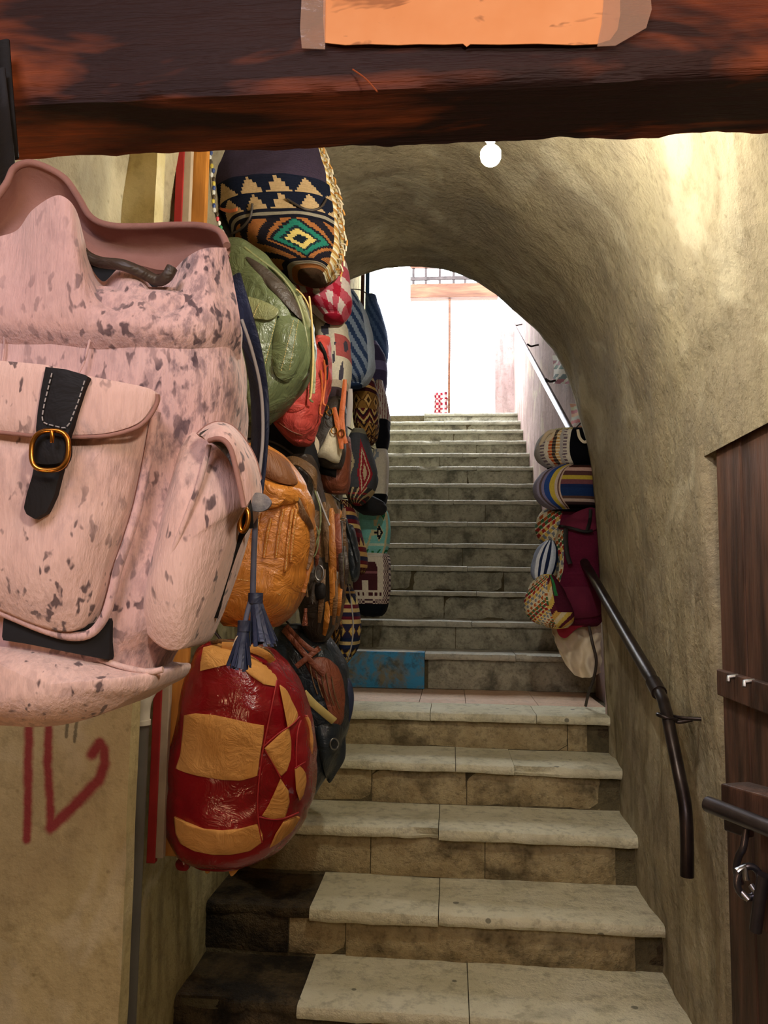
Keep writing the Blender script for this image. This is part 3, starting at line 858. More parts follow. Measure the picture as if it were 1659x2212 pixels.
def stitches(parent, pts, mat, base=None, dash=.0035, gap=.0022, r=.0006, name='stitching', lift=.0):
    """a row of small thread dashes along world points, one part"""
    P_ = [Vector(p) for p in pts]; v = []; f = []; L = [0]
    for a, b in zip(P_[:-1], P_[1:]): L.append(L[-1]+(b-a).length)
    def at(s):
        j = max(0, min(len(P_)-2, int(np.searchsorted(L, s, 'right'))-1)); u = (s-L[j])/max(1e-9, L[j+1]-L[j]); return P_[j].lerp(P_[j+1], u)
    s = 0
    while s+dash < L[-1]:
        a, b = at(s), at(s+dash); t = (b-a).normalized(); n1 = t.cross(Vector((0, -1, 0)))
        if n1.length < .1: n1 = t.cross(Vector((0, 0, 1)))
        n1.normalize(); n2 = t.cross(n1).normalized(); k = len(v)
        for p in (a, b):
            for c, d in ((1, 0), (0, 1), (-1, 0), (0, -1)): v.append(p+n1*c*r+n2*d*r)
        f += [(k, k+1, k+5, k+4), (k+1, k+2, k+6, k+5), (k+2, k+3, k+7, k+6), (k+3, k, k+4, k+7), (k+3, k+2, k+1, k), (k+4, k+5, k+6, k+7)]
        s += dash+gap
    if not v: return None
    return fixn(mk(name, v, f, mat, parent, False))
def on(base, pts, n=40, lift=0., cm=True):
    q = catmull(pts, n) if cm else polyl(pts, n)
    return [base(p[0], p[1], lift) for p in q]

def make_pink():
    Yc = .87; D = .10
    t = thing('cowhide_rucksack', U(150, 1560, Yc), 'large pink speckled cowhide rucksack hanging in the left foreground', 'backpack')
    rows = [(668,-232,509),(690,-236,515),(720,-240,521),(800,-245,529),(860,-250,530),(930,-248,520),(1050,-240,505),(1150,-232,490),(1250,-222,468),(1330,-210,440),(1400,-200,375),(1450,-195,352),(1485,-190,310)]
    H = body('main_body', rows, Yc, D, M_hide2, t, n=3.2, nu=110, nv=80, wr=.006, wf=7, seed=4, p=10, mind=.5)
    B = H.front
    # front panel (smoother, paler hide) with the gathered top edge
    lip = [(-120,560),(-20,520),(40,500),(75,455),(128,424),(158,452),(178,520),(196,585),(226,612),(262,582),(298,592),(330,626),(362,608),(398,566),(440,540),(486,536)]
    dep = [.0, .0, .0, -.012, -.02, -.012, .03, .055, .06, .035, .03, .055, .05, .03, .01, .0]
    mid = [(-140,700),(-40,690),(40,690),(90,690),(140,690),(175,692),(205,694),(230,696),(255,697),(285,698),(320,700),(350,702),(385,704),(420,704),(465,702),(516,700)]
    def fy(px, py): return B(px, py).y
    c0 = [(x, y, fy(x, 660)+d) for (x, y), d in zip(lip, dep)]
    c1 = [((x+a)/2, (y+b)/2-8, fy((x+a)/2, 665)+d*.55-.006) for (x, y), (a, b), d in zip(lip, mid, dep)]
    c2 = [(a, b, fy(a, b)-.010) for a, b in mid]
    c3 = [(a, b+75, fy(a, b+75)+.014) for a, b in mid]
    sheet('gathered_collar', [c0, c1, c2, c3], M_hide2, t, .005, 140, 20)
    # raised back flap with its suede lining towards us
    up = [(-40,470),(12,400),(30,365),(62,352),(100,362),(140,386),(168,425),(195,468),(235,487),(300,490),(380,487),(440,489),(475,502),(490,530)]
    lo = [(-20,600),(20,560),(60,550),(100,545),(140,545),(175,552),(205,560),(245,568),(300,578),(345,588),(385,585),(430,570),(470,560),(494,552)]
    yb = [.90,.90,.905,.91,.915,.92,.925,.93,.93,.93,.925,.91,.895,.875]
    cu = [(x, y, k-.012) for (x, y), k in zip(up, yb)]
    cm_ = [((x+a)/2, (y+b)/2, k+.022) for (x, y), (a, b), k in zip(up, lo, yb)]
    cl = [(x, y, k) for (x, y), k in zip(lo, yb)]
    fl = sheet('back_flap', [cu, cm_, cl], M_lining, t, .007, 110, 14); lab(fl, 'pink suede lining of the raised back flap')
    tube('flap_edge', [U(x, y, k-.014) for (x, y), k in zip(up, yb)], .0045, M_lining, fl, 10, 90)
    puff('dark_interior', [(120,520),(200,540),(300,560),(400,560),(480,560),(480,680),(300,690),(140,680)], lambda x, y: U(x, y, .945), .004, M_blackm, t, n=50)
    # drawstring
    tube('drawstring', [U(168,520,.83), U(182,548,.80), U(215,566,.80), U(262,572,.785), U(300,586,.79), U(340,606,.80), U(360,598,.79), U(372,578,.79)], .0062, M_dkbrown, t, 10, 50)
    # black side tab with stitching on the left
    tb = puff('side_tab', [(-40,560),(-10,525),(30,512),(50,525),(50,552),(38,580),(12,606),(-20,622),(-45,610)], lambda x, y: U(x, y, .785), .006, M_black, t, back=.006)
    stitches(tb, [U(x, y, .778) for x, y in catmull([(-20,535),(10,522),(38,521),(44,535),(42,555),(28,580),(5,600)], 30)], M_threadw)
    # seams
    for pts in ([(205,690),(195,730),(182,780),(170,805)], [(10,700),(8,760),(4,785)]):
        tube('seam', on(B, pts, 20, .002), .0012, M_hide2, t, 6)
    # front pocket
    pk = [(-130,820),(0,830),(150,850),(320,868),(336,885),(330,915),(312,1000),(290,1090),(266,1160),(246,1215),(232,1275),(214,1325),(188,1356),(150,1362),(90,1345),(0,1308),(-130,1262)]
    pb = puff('front_pocket', pk, B, .045, M_hide, t, rings=12, n=120, edge=.42, q=3.2, wr=.006)
    def PB(px, py, lift=0.0): return B(px, py, .040+lift)
    tube('pocket_piping', [B(x, y, .012) for x, y in catmull([(338,890),(330,930),(318,1000),(298,1095),(275,1170),(256,1225),(243,1280),(226,1332),(196,1368),(150,1374),(90,1357),(0,1320),(-120,1275)], 60)], .0048, M_hide2, pb, 10)
    fp = [(-140,772),(-60,778),(0,783),(60,788),(120,795),(190,814),(250,826),(310,838),(340,850),(338,872),(318,905),(290,924),(240,938),(190,942),(120,942),(60,938),(0,932),(-140,920)]
    pf = puff('pocket_flap', fp, lambda x, y: B(x, y, .046), .012, M_hide, pb, rings=8, n=110, edge=.6, q=4, back=.006)
    tube('flap_edge', [B(x, y, .052) for x, y in catmull([(340,852),(338,874),(318,906),(290,926),(240,940),(190,944),(120,944),(60,940),(0,934),(-60,928)], 50)], .0022, M_lining, pb, 8)
    # strap and buckle
    sb = lambda x, y, l=0.: B(x, y, .060+l)
    s1 = puff('strap', [(103,795),(146,800),(194,814),(182,850),(164,905),(152,938),(146,962),(86,952),(82,930),(86,890),(94,840)], sb, .005, M_black, t, edge=.8, smooth_outline=False, back=.004)
    stitches(s1, [sb(x, y, .0062) for x, y in polyl([(112,806),(96,870),(90,905),(96,915),(140,926),(150,915),(168,870),(184,818)], 60)], M_threadw, dash=.0042, gap=.002, r=.0007)
    puff('strap_tail', [(82,990),(140,1000),(132,1030),(122,1070),(112,1092),(104,1108),(80,1122),(62,1112),(56,1098),(62,1070),(74,1030)], lambda x, y: B(x, y, .052), .005, M_black, t, edge=.8, smooth_outline=False, back=.004)
    cx, cy = 108, 973
    tube('buckle', [B(cx+x, cy+y, .072) for x, y in ((40*math.copysign(abs(math.cos(a))**.75, math.cos(a))+6*math.sin(a)*-.6, 43*math.copysign(abs(math.sin(a))**.75, math.sin(a))) for a in np.linspace(0, 2*math.pi, 40, False))], .0024, M_brass, t, 10, closed=True)
    puff('buckle_backing', [(cx-30,cy-28),(cx+30,cy-24),(cx+26,cy+26),(cx-34,cy+24)], lambda x, y: B(x, y, .062), .004, M_black, t, n=30, edge=.8)
    tube('buckle_prong', [B(112,932,.075), B(113,945,.076), B(112,955,.074)], .002, M_brass, t, 8)
    # black slot and lower panel
    puff('black_panel', [(14,1312),(60,1318),(120,1338),(180,1352),(240,1335),(240,1425),(200,1418),(120,1402),(60,1390),(8,1382)], lambda x, y: B(x, y, .004), .004, M_blackm, t, smooth_outline=False, n=60, edge=.9)
    lp = [(-150,1352),(-60,1364),(0,1375),(90,1388),(180,1412),(260,1440),(316,1450),(340,1452),(342,1466),(326,1488),(288,1508),(240,1535),(180,1555),(110,1566),(30,1564),(-150,1545)]
    lpn = puff('lower_panel', lp, lambda x, y: U(x, y, .80), .052, M_hide3, t, rings=12, n=110, edge=.2, q=2.4, back=.10)
    tube('panel_edge', [U(x, y, .788) for x, y in catmull([(-120,1356),(0,1374),(90,1387),(180,1411),(260,1439),(320,1451),(352,1446)], 50)], .0032, M_hide3, lpn, 8)
    # side pocket with its own flap
    def SB(x, y, l=0.): return U(x, y, .815-l)
    sp = puff('side_pocket', [(412,950),(455,945),(505,965),(535,1030),(534,1090),(514,1130),(490,1210),(462,1290),(440,1345),(415,1392),(378,1402),(340,1378),(318,1340),(318,1300),(330,1240),(352,1150),(378,1050)], SB, .05, M_hide3, t, rings=12, n=100, edge=.35, q=2.6, back=.06)
    puff('pocket_mouth', [(432,940),(470,925),(500,945),(512,985),(514,1030),(500,1000),(470,965)], lambda x, y: U(x, y, .756), .004, M_dkbrown, sp, n=40, edge=.8)
    tube('pocket_seam', [U(x, y, Y) for x, y, Y in ((452,962,.772),(432,1040,.766),(398,1130,.764),(364,1215,.770),(352,1262,.776),(356,1312,.782),(374,1364,.790),(396,1388,.80))], .003, M_hide3, sp, 8, 40)
    c0 = [(428,940,.768),(446,924,.770),(470,915,.775),(498,922,.785),(524,948,.795),(548,990,.80),(561,1035,.80)]
    c1 = [(440,946,.750),(460,934,.748),(480,930,.748),(500,945,.750),(518,978,.755),(536,1018,.76),(546,1065,.765)]
    c2 = [(452,952,.748),(468,948,.744),(484,952,.742),(498,970,.742),(508,1005,.744),(518,1050,.748),(527,1096,.752)]
    sheet('side_flap', [c0, c1, c2], M_hide3, sp, .005, 50, 10)
    tube('flap_edge', [U(x, y, Y-.002) for x, y, Y in c2], .0028, M_lining, sp, 8, 40)
    tube('flap_edge', [U(x, y, Y-.002) for x, y, Y in c0], .0028, M_lining, sp, 8, 40)
    # shoulder strap behind the right side
    ss = ribbon('shoulder_strap', [U(500,600,.93), U(530,700,.94), U(548,770,.95), U(560,850,.96), U(562,930,.96), U(556,1010,.95), U(546,1090,.94)], .034, .006, M_navy, t, 40, nrm=(-.6, -.8, 0))
    tube('strap_edge', [U(522,690,.92), U(545,760,.93), U(563,840,.94), U(568,930,.94), U(562,1010,.93), U(552,1080,.93)], .0022, M_threadw, ss, 8, 40)
    ribbon('lower_strap', [U(456,1330,.85), U(474,1262,.845), U(494,1200,.84), U(511,1156,.835), U(526,1130,.83), U(530,1105,.83)], .018, .005, M_black, t, 30, nrm=(-.3, -1, 0))
    tube('buckle', [U(527+9*math.cos(a)+3*math.sin(a), 1124-24*math.sin(a), .815) for a in np.linspace(0, 2*math.pi, 24, False)], .0028, M_brass, t, 8, closed=True)
    ribbon('strap_keeper', [U(524,1072,.83), U(529,1100,.822), U(533,1140,.83)], .016, .005, M_black, t, 12)
    puff('fur_tab', [(530,1085),(548,1066),(572,1068),(586,1085),(574,1102),(548,1104)], lambda x, y: U(x, y, .835), .004, simple('white_fur', '#b9b6bb', .95, 0, '#5d6274', 40, .5, 200), t, n=40, back=.003)
    # cord with two tassels
    tube('tassel_cord', [U(552,1000,.88), U(549,1060,.88), U(551,1130,.88), U(548,1210,.88), U(546,1285,.88)], .0034, M_cord, t, 10, 40)
    tube('tassel_cord', [U(546,1280,.88), U(535,1320,.875), U(528,1352,.87)], .003, M_cord, t, 8, 12)
    tassel(t, U(552,1292,.88), length=.052, r=.014, lean=(.012, 0, 0))
    tassel(t, U(527,1352,.87), length=.048, r=.012, lean=(-.004, 0, 0))
    tube('tag_cord', [U(505,1396,.868), U(512,1378,.866), U(522,1370,.865)], .0016, M_creamcloth, t, 6, 10)
    # hanging strap at the top left
    hs = ribbon('hanging_strap', [U(-5,150,.99), U(5,240,.99), U(14,330,.96), U(18,420,.93), U(16,520,.92)], .022, .005, M_black, t, 30)
make_pink()
hs2 = ribbon('dark_strap', [U(2,90,1.01), U(10,200,1.005), U(18,300,1.0), U(22,345,.995)], .026, .006, M_black, None, 24)
tag(hs2, 'dark hanging strap at the far left end of the beam', 'strap')

# ------------------------------------------------------------------ woven patterns
def band(bands, pal=None):
    """bands: (v0, v1, kind, colours, repeats)"""
    def fn(u, v, s):
        for v0, v1, kind, c, n in bands:
            if v0 <= v < v1:
                q = (v-v0)/(v1-v0); x = (u*n) % 1.0
                if kind == 'solid': return c[0]
                if kind == 'tri': return c[0] if q > abs(2*x-1) else c[1]
                if kind == 'trid': return c[0] if (1-q) > abs(2*x-1) else c[1]
                if kind == 'dia':
                    d = abs(2*x-1)+abs(2*q-1); d = math.floor(d*5)/5
                    return c[0] if d < .3 else c[1] if d < .65 else c[2] if d < .95 else c[3]
                if kind == 'zig':
                    d = (q*1.6+abs(2*x-1)) % 1.0; return c[int(d*len(c)) % len(c)]
                if kind == 'str': return c[int(q*len(c)) % len(c)]
                if kind == 'vstr': return c[int(x*len(c)) % len(c)]
                if kind == 'dash': return c[0] if (x < .5) != (q < .5) else c[1]
        return bands[-1][3][0]
    return fn
def rope(parent, top, wall, mat=M_dkbrown):
    """loop from the top of a bag up to its hook on the wall"""
    top = Vector(top); wall = Vector(wall)
    tube('hanging_loop', [top+Vector((0, 0, -.02)), top.lerp(wall, .35)+Vector((0, 0, .03)), wall], .004, mat, parent, 8, 14)
def bag(name, label, rows, Y, D, mat, cat='bag', left=True, group=None, loop=True, **k):
    c = U((rows[-1][1]+rows[-1][2])/2, rows[-1][0], Y)
    t = thing(name, c, label, cat, group or ('bags hanging along the left wall' if left else 'bags stacked against the right wall'))
    H = body('body', rows, Y, D, mat, t, **k)
    if loop:
        tp = U((rows[0][1]+rows[0][2])/2, rows[0][0], Y)
        rope(t, tp, Vector(((XL+.0) if left else wallR_X(Y)+.01, Y+.03, tp.z+.07)))
    return t, H

# --- purple and kilim duffel at the top
def kil_top(u, v, s):
    # hand-laid motif on the front: plum cloth above, dark kilim with triangles and a stepped diamond below
    if v < .50: return '#3c3242' if s < .90 else ('#d8b46a' if int(v*60) % 2 else '#efe6d0')
    q = (v-.50)/.50
    if s > .92: return ['#e8e0cc', '#b98a4a', '#d9c48c'][int(v*70) % 3]
    x = s
    if q < .34:
        xx = (x*2.2+.2) % 1.0; yy = (q/.17) % 1.0
        return '#b79a72' if yy > abs(2*xx-1)*1.05 else '#161b2c'
    if q < .42: return ['#1a1a26', '#8c8474', '#15151f'][int((q-.34)/.08*3) % 3]
    if q < .86:
        d = abs((x-.25)/.62)+abs((q-.64)/.20); d = math.floor(d*7)/7
        if d < .18: return '#16202a'
        if d < .5: return '#c9b268'
        if d < .62: return '#1c2a30'
        if d < .9: return '#24705f'
        if d < 1.05: return '#1d1a22'
        z = (abs(x-.25)*2.0+abs(q-.64)*5) % 1.0
        return '#9b6236' if z < .55 else '#1d1a22'
    return ['#1c1a22', '#8f8270', '#9b6236', '#4a3626'][int((q-.86)/.14*4) % 4]
t, H = bag('kilim_duffel_bag', 'big plum cloth and dark kilim bag under the beam, topmost on the left', [(205,470,660),(250,460,680),(310,457,698),(360,457,712),(410,464,726),(455,480,735),(500,500,740),(545,535,740),(580,590,728),(602,650,702)], 2.42, .16, M_vc, nu=150, nv=130, col=kil_top, n=2.6, wr=.008, seed=2, p=6)
for k in range(26):   # fringe down the right edge
    py = 318+k*11; q = H.front(np.interp(py, [318, 420, 520, 600], [690, 724, 738, 722]), py, .004)
    tube('fringe', [q, q+Vector((.012+rnd.random()*.01, -.01, -.008)), q+Vector((.016+rnd.random()*.012, -.012, -.03))], .0028, M_creamcloth if k % 3 else M_suede, t, 6, 6)
for pts in ([(545,440),(540,470),(520,495),(500,505)], [(620,430),(660,452),(690,450),(705,430)]):
    tube('strap_cord', on(H.front, pts, 20, .004), .004, M_dkbrown, t, 8)
ribbon('handle', on(H.front, [(462,430),(475,448),(495,456),(512,452)], 20, .006), .012, .004, M_orange, t, 20)
# string of beads and little tassels between plank and duffel
gl = thing('bead_garland', U(452, 520, 2.2), 'string of small coloured beads beside the top kilim bag', 'garland')
for k in range(24):
    py = 322+k*9.5; px = 452+k*1.0+rnd.uniform(-4, 4) if k < 16 else 470+(k-16)*3.5
    c = U(px, py, 2.2); cm = ['#c9b44a', '#3c4f86', '#d8d6cf', '#4a3a2a'][k % 4] if k < 16 else ['#cf4a52', '#e8e2d8', '#3c8a5a', '#d8d6cf'][k % 4]
    mname = 'bead_'+cm[1:]
    mb = bpy.data.materials.get(mname) or simple(mname, cm, .4)
    tube('bead', [c+Vector((0, 0, .008)), c+Vector((0, 0, .004)), c, c+Vector((0, 0, -.006))], .0062, mb, gl, 8, rfun=lambda s: .35+.65*math.sin(math.pi*min(.95, max(.1, s))))
tube('string', [U(452,300,2.2), U(455,400,2.2), U(468,475,2.2), U(498,545,2.2)], .0014, M_dkbrown, gl, 6, 20)

# --- olive leather rucksack
t, H = bag('leather_rucksack', 'olive green leather rucksack with flap pocket behind the cowhide one', [(530,496,528),(548,488,560),(580,480,600),(620,474,636),(660,470,660),(710,468,672),(770,470,676),(820,476,662),(860,486,632),(890,502,606),(912,525,585)], 2.28, .12, M_olive, 'backpack', nu=80, nv=70, wr=.010, wf=8, seed=11, n=2.7, p=6)
B = H.front
for pts, r_ in (([(528,535),(560,560),(600,590),(632,630),(652,680),(664,740),(668,800)], .0045), ):
    tube('flap_edge', on(B, pts, 40, .004), r_, M_olive2, t, 8)
puff('flap_shade', [(532,556),(570,575),(612,612),(642,655),(652,690),(630,672),(600,640),(566,604)], H.at(.010), .006, M_dkbrown, t, n=50)  # dark patch painting in the shadow under the flap
putop = puff('top_flap', [(500,540),(530,540),(575,572),(590,610),(610,645),(630,685),(618,690),(592,680),(560,670),(520,655),(492,640)], B, .012, M_olive, t, n=70, edge=.5, wr=.012)
pk = puff('front_pocket', [(488,650),(540,660),(592,675),(598,690),(590,730),(572,790),(560,810),(520,800),(488,790)], B, .03, M_olive, t, rings=9, n=70, edge=.35, wr=.006)
puff('pocket_flap', [(486,632),(530,640),(570,652),(600,668),(598,682),(582,692),(560,690),(520,686),(486,676)], H.at(.03), .010, M_olive2, pk, n=60, edge=.6, back=.006)
stitches(pk, on(B, [(560,655),(552,672),(546,690)], 12, .043), M_thread, r=.0009)
tube('ring', [B(530+14*math.cos(a), 690+13*math.sin(a), .045) for a in np.linspace(0, 2*math.pi, 20, False)], .0022, M_brass, pk, 8, closed=True)
puff('side_pocket', [(602,690),(640,688),(662,715),(670,760),(664,810),(640,830),(606,820),(592,800),(590,750)], B, .025, M_olive, t, rings=9, n=70, edge=.3, wr=.008)
for a, b in (((596,690),(572,790)), ((634,692),(606,805)), ((645,690),(625,800))):
    stitches(t, on(B, [a, b], 24, .026), M_thread, r=.0009, dash=.005, gap=.003)
ribbon('side_strap', on(B, [(645,640),(662,690),(672,750),(676,800),(674,850)], 30, .012), .018, .005, M_olive2, t, 30)
tube('strap_cord', on(B, [(640,625),(655,640),(668,665),(672,690)], 20, .02), .003, M_thread, t, 8)
tube('strap_cord', on(B, [(668,640),(674,700),(676,780),(672,850),(668,862)], 24, .022), .003, M_thread, t, 8)

# --- caramel rucksack
t, H = bag('leather_rucksack', 'caramel tan leather rucksack with a stitched front hanging above the patchwork bag', [(965,540,585),(985,525,615),(1015,510,640),(1055,498,660),(1100,488,674),(1160,475,680),(1220,462,676),(1280,455,660),(1320,458,640),(1352,485,600)], 2.2, .13, M_tan, 'backpack', nu=80, nv=70, wr=.009, wf=8, seed=21, n=2.6, p=6)
B = H.front
puff('top_flap', [(540,965),(580,970),(615,990),(635,1018),(640,1045),(610,1045),(575,1030),(548,1010)], H.at(.005), .014, M_tan3, t, n=60, edge=.5, wr=.008)
puff('fold', [(545,1030),(600,1045),(655,1060),(640,1085),(600,1090),(552,1075)], H.at(.0), .022, M_tan, t, n=60, edge=.15, wr=.010)
puff('pocket_flap', [(552,1072),(590,1075),(616,1065),(612,1085),(598,1096),(570,1098),(553,1090)], H.at(.012), .012, M_tan, t, n=50, edge=.6)
for a, b in (((562,1108),(545,1200)), ((585,1120),(570,1205)), ((612,1100),(596,1205)), ((632,1100),(616,1235)), ((640,1100),(628,1215))):
    pl_ = tube('pleat', on(B, [a, ((a[0]+b[0])/2-2, (a[1]+b[1])/2), b], 20, .001), .005, M_tan, t, 8)
    stitches(t, on(B, [a, b], 24, .007), M_thread, r=.0009, dash=.005, gap=.003)
stitches(t, on(B, [(470,1248),(520,1252),(565,1262),(605,1285)], 30, .004), M_thread, r=.0009, dash=.005, gap=.003)
ribbon('side_strap', on(B, [(650,1075),(662,1110),(672,1150),(668,1220),(655,1280)], 30, .014), .014, .005, M_tan2, t, 30)
tube('snap', [B(641,1078,.02), B(641,1078,.028)], .006, M_brass, t, 12)
ribbon('side_leaf', on(B, [(644,1075),(655,1110),(668,1140),(672,1190),(664,1230)], 24, .02), .022, .004, M_brown, t, 24, wfun=lambda s: .3+math.sin(math.pi*s)*.8)

# --- patchwork bag
t, H = bag('patchwork_bag', 'round red and tan patchwork leather bag hanging lowest at the left', [(1385,450,535),(1400,438,575),(1430,425,612),(1480,408,646),(1540,392,668),(1610,376,681),(1680,366,681),(1740,364,668),(1790,368,642),(1830,384,600),(1858,420,540)], 2.12, .17, M_red, nu=90, nv=80, wr=.006, wf=8, seed=31, n=2.5, p=5)
B = H.front
def patch(pts, mat=M_suede, n=70, lift=.0015, th=.006, name='patch'):
    return puff(name, pts, H.at(lift), th, mat, t, rings=8, n=n, smooth_outline=False, edge=.45, q=5, back=.01, wr=.006)
patch([(440,1398),(470,1390),(520,1388),(560,1400),(590,1425),(598,1470),(596,1482),(570,1478),(545,1462),(520,1440),(480,1434),(445,1440),(433,1450),(434,1425)])
patch([(398,1545),(420,1541),(460,1545),(500,1553),(540,1562),(570,1568),(567,1600),(562,1630),(556,1676),(520,1686),(480,1684),(430,1676),(400,1668),(380,1660),(390,1630),(395,1580)])
patch([(376,1765),(400,1776),(440,1790),(480,1794),(520,1790),(556,1780),(566,1800),(568,1818),(540,1838),(500,1846),(460,1846),(420,1838),(390,1822),(380,1800)])
patch([(604,1480),(622,1492),(640,1515),(644,1545),(636,1562),(622,1574),(614,1530)])
patch([(572,1616),(600,1590),(622,1570),(628,1600),(628,1640),(620,1665),(608,1676),(590,1650)])
patch([(606,1682),(622,1710),(624,1735),(616,1765),(590,1769),(566,1762),(580,1740),(596,1705)])
patch([(637,1660),(650,1650),(664,1645),(662,1690),(654,1720),(648,1730),(640,1705)], n=50)
patch([(662,1545),(670,1560),(676,1600),(674,1630),(667,1634),(664,1590),(655,1555)], n=50)
patch([(612,1775),(640,1765),(648,1768),(632,1795),(600,1822),(582,1832),(596,1800)], n=50)
for pts in ([(598,1470),(590,1510),(578,1570),(568,1620),(560,1680),(556,1740),(560,1790),(566,1820)], [(568,1614),(600,1586),(630,1566),(650,1545)], [(640,1660),(640,1620),(644,1575),(655,1548),(664,1548)], [(637,1660),(655,1648),(672,1638)], [(606,1680),(590,1650),(572,1620)], [(560,1765),(590,1770),(616,1767),(645,1755)]):
    tube('seam_piping', on(B, pts, 40, .003), .0022, M_piping, t, 8)
tube('handle', [U(450,1398,2.1), U(470,1385,2.02), U(520,1392,2.0), U(570,1402,2.02), U(588,1418,2.06)], .006, M_brown, t, 8, 30)
ribbon('rim_fold', [U(480,1395,2.0), U(530,1398,1.985), U(570,1412,2.0), U(588,1428,2.03)], .02, .006, M_suede, t, 24)
puff('loose_flap', [(395,1850),(408,1866),(404,1880),(384,1878),(380,1862)], lambda x, y: U(x, y, 2.06), .006, M_red, t, n=30)
puff('loose_flap', [(440,1855),(462,1858),(455,1882),(444,1884)], lambda x, y: U(x, y, 2.06), .006, M_suede, t, n=30)
puff('loose_flap', [(490,1862),(530,1856),(522,1870),(502,1892),(494,1880)], lambda x, y: U(x, y, 2.06), .006, M_suede, t, n=30)

# --- second column
def check(u, v, s):
    a = int((s*.9+3+v*.5)*4) % 2; b = int((v-s*.18)*6) % 2
    return '#b01f36' if a and b else '#c75a6a' if a or b else '#e3d2cc'
bag('gingham_bag', 'red and white checked cloth bag squeezed below the top kilim bag', [(545,640,738),(575,636,750),(620,642,756),(660,662,758),(690,700,742)], 2.72, .13, M_vcs, nu=110, nv=60, col=check, wr=.006, seed=5)
def bstr(u, v, s):
    k = int((v*1.0-s*.45+3)*12) % 2
    return ('#2c3f63' if k else '#7f8da3') if s < .82 else '#a9b7cc'
bag('striped_bag', 'blue and grey diagonally striped woven bag beside the bright opening', [(635,738,768),(665,706,786),(705,694,800),(750,692,809),(790,704,810),(820,722,800),(834,740,785)], 3.30, .12, M_vc, nu=120, nv=90, col=bstr, wr=.006, seed=6)
def script(u, v, s):
    if v > .80: return '#4b3d42'
    if v > .74: return '#b9a894'
    h = nz(s*2.2+4, v*4.2, 1.5, 1.6)
    if h > .28: return '#4a4754'
    if s > .3 and .35 < v < .55: return '#b25a58'
    return '#d8cfba'
bag('patterned_bag', 'cream cloth bag with dark curled print above the coral bag', [(688,690,730),(705,684,748),(750,684,757),(800,690,758),(850,698,752),(882,708,738)], 2.9, .11, M_vcs, nu=100, nv=80, col=script, wr=.005, seed=8)
def strap2(u, v, s): return '#4a3a3c' if int((v+s*.3)*16) % 2 else '#5b4a4a'
bag('strap_bag', 'dark brown ribbed woven bag wedged behind the orange straps', [(775,700,735),(800,712,752),(850,722,752),(900,715,748),(925,722,742)], 3.10, .07, M_vcs, nu=70, nv=60, col=strap2, seed=9)
t, H = bag('leather_bag', 'crumpled coral red leather bag under the olive rucksack', [(735,684,712),(770,668,716),(810,645,714),(850,618,708),(885,598,702),(915,593,692),(940,610,676),(958,635,662)], 2.55, .11, M_coral, nu=70, nv=60, wr=.014, wf=11, seed=14)
B = H.front
tube('strap', on(B, [(690,740),(702,765),(706,795),(704,820)], 20, .012), .006, M_black, t, 8)
puff('flap', [(600,870),(615,862),(640,870),(660,878),(640,890),(612,890)], B, .014, M_coral, t, n=40, edge=.3, wr=.012)
tube('seam', on(B, [(600,912),(630,932),(665,944)], 20, .003), .002, M_rust, t, 6)
for x0, y0 in ((672, 860), (700, 868), (693, 890)):
    tube('lace', [B(x0, y0-90, .02), B(x0+3, y0-45, .03), B(x0-2, y0, .03), B(x0+4, y0+8, .03)], .0035, M_olive2 if x0 == 672 else M_orange, t, 8, 18)
bag('soft_bag', 'black cloth bag in shadow between the coral bag and the caramel rucksack', [(900,560,640),(930,552,684),(970,552,694),(1010,570,690),(1030,600,680)], 2.80, .10, M_blackm, nu=50, nv=40, seed=15)
t, H = bag('fleece_bag', 'dark brown bag with a cream fleece front panel', [(862,715,745),(890,690,750),(925,668,750),(960,660,748),(990,670,744),(1010,700,738)], 2.85, .10, M_dkbrown, nu=60, nv=50, seed=16)
puff('fleece_panel', [(716,925),(735,930),(742,960),(740,995),(722,1000),(700,990),(686,985),(700,955)], H.front, .016, M_cream, t, n=60, edge=.3, wr=.01)
puff('print_patch', [(664,938),(680,940),(690,960),(684,985),(668,978),(660,960)], H.front, .008, M_creamcloth, t, n=40)
for pts, m_ in (([(745,820),(742,860),(738,900),(742,940),(748,958)], M_orange), ([(722,880),(728,910),(735,945),(738,970)], M_orange), ([(757,840),(756,880),(752,920)], M_threadw)):
    r_ = ribbon('hanging_strap', [U(x, y, 2.74) for x, y in pts], .017, .004, m_, t, 24, wfun=lambda s: .8+.4*math.sin(math.pi*s))
for px, py in ((703,882),(712,890),(722,930),(738,936)):
    c = U(px, py, 2.73); tube('ring', [c+Vector((.011*math.cos(a), 0, .013*math.sin(a))) for a in np.linspace(0, 2*math.pi, 16, False)], .0022, M_brass, t, 6, closed=True)
t, H = bag('leather_satchel', 'rust brown leather bag with a black inset panel left of the kilim sacks', [(945,738,756),(975,706,758),(1010,686,758),(1040,688,757),(1066,704,750)], 2.98, .09, M_rust, nu=50, nv=44, seed=17)
puff('inset_panel', [(680,995),(728,1004),(726,1032),(684,1022)], H.front, .006, M_black, t, n=40, smooth_outline=False)
t, H = bag('leather_rucksack', 'dark brown open leather rucksack with an olive flap right of the caramel one', [(985,628,672),(1020,632,688),(1070,640,700),(1140,646,712),(1220,645,722),(1300,642,726),(1360,655,718),(1385,670,705)], 2.66, .10, M_dkbrown, 'backpack', nu=60, nv=60, wr=.008, seed=18)
sheet('raised_flap', [[(615,990,2.56),(635,986,2.55),(660,996,2.54),(680,1012,2.54),(684,1030,2.55)], [(620,1010,2.54),(640,1005,2.53),(660,1018,2.52),(674,1036,2.52),(682,1062,2.53)]], M_brown, t, .006, 30, 6)
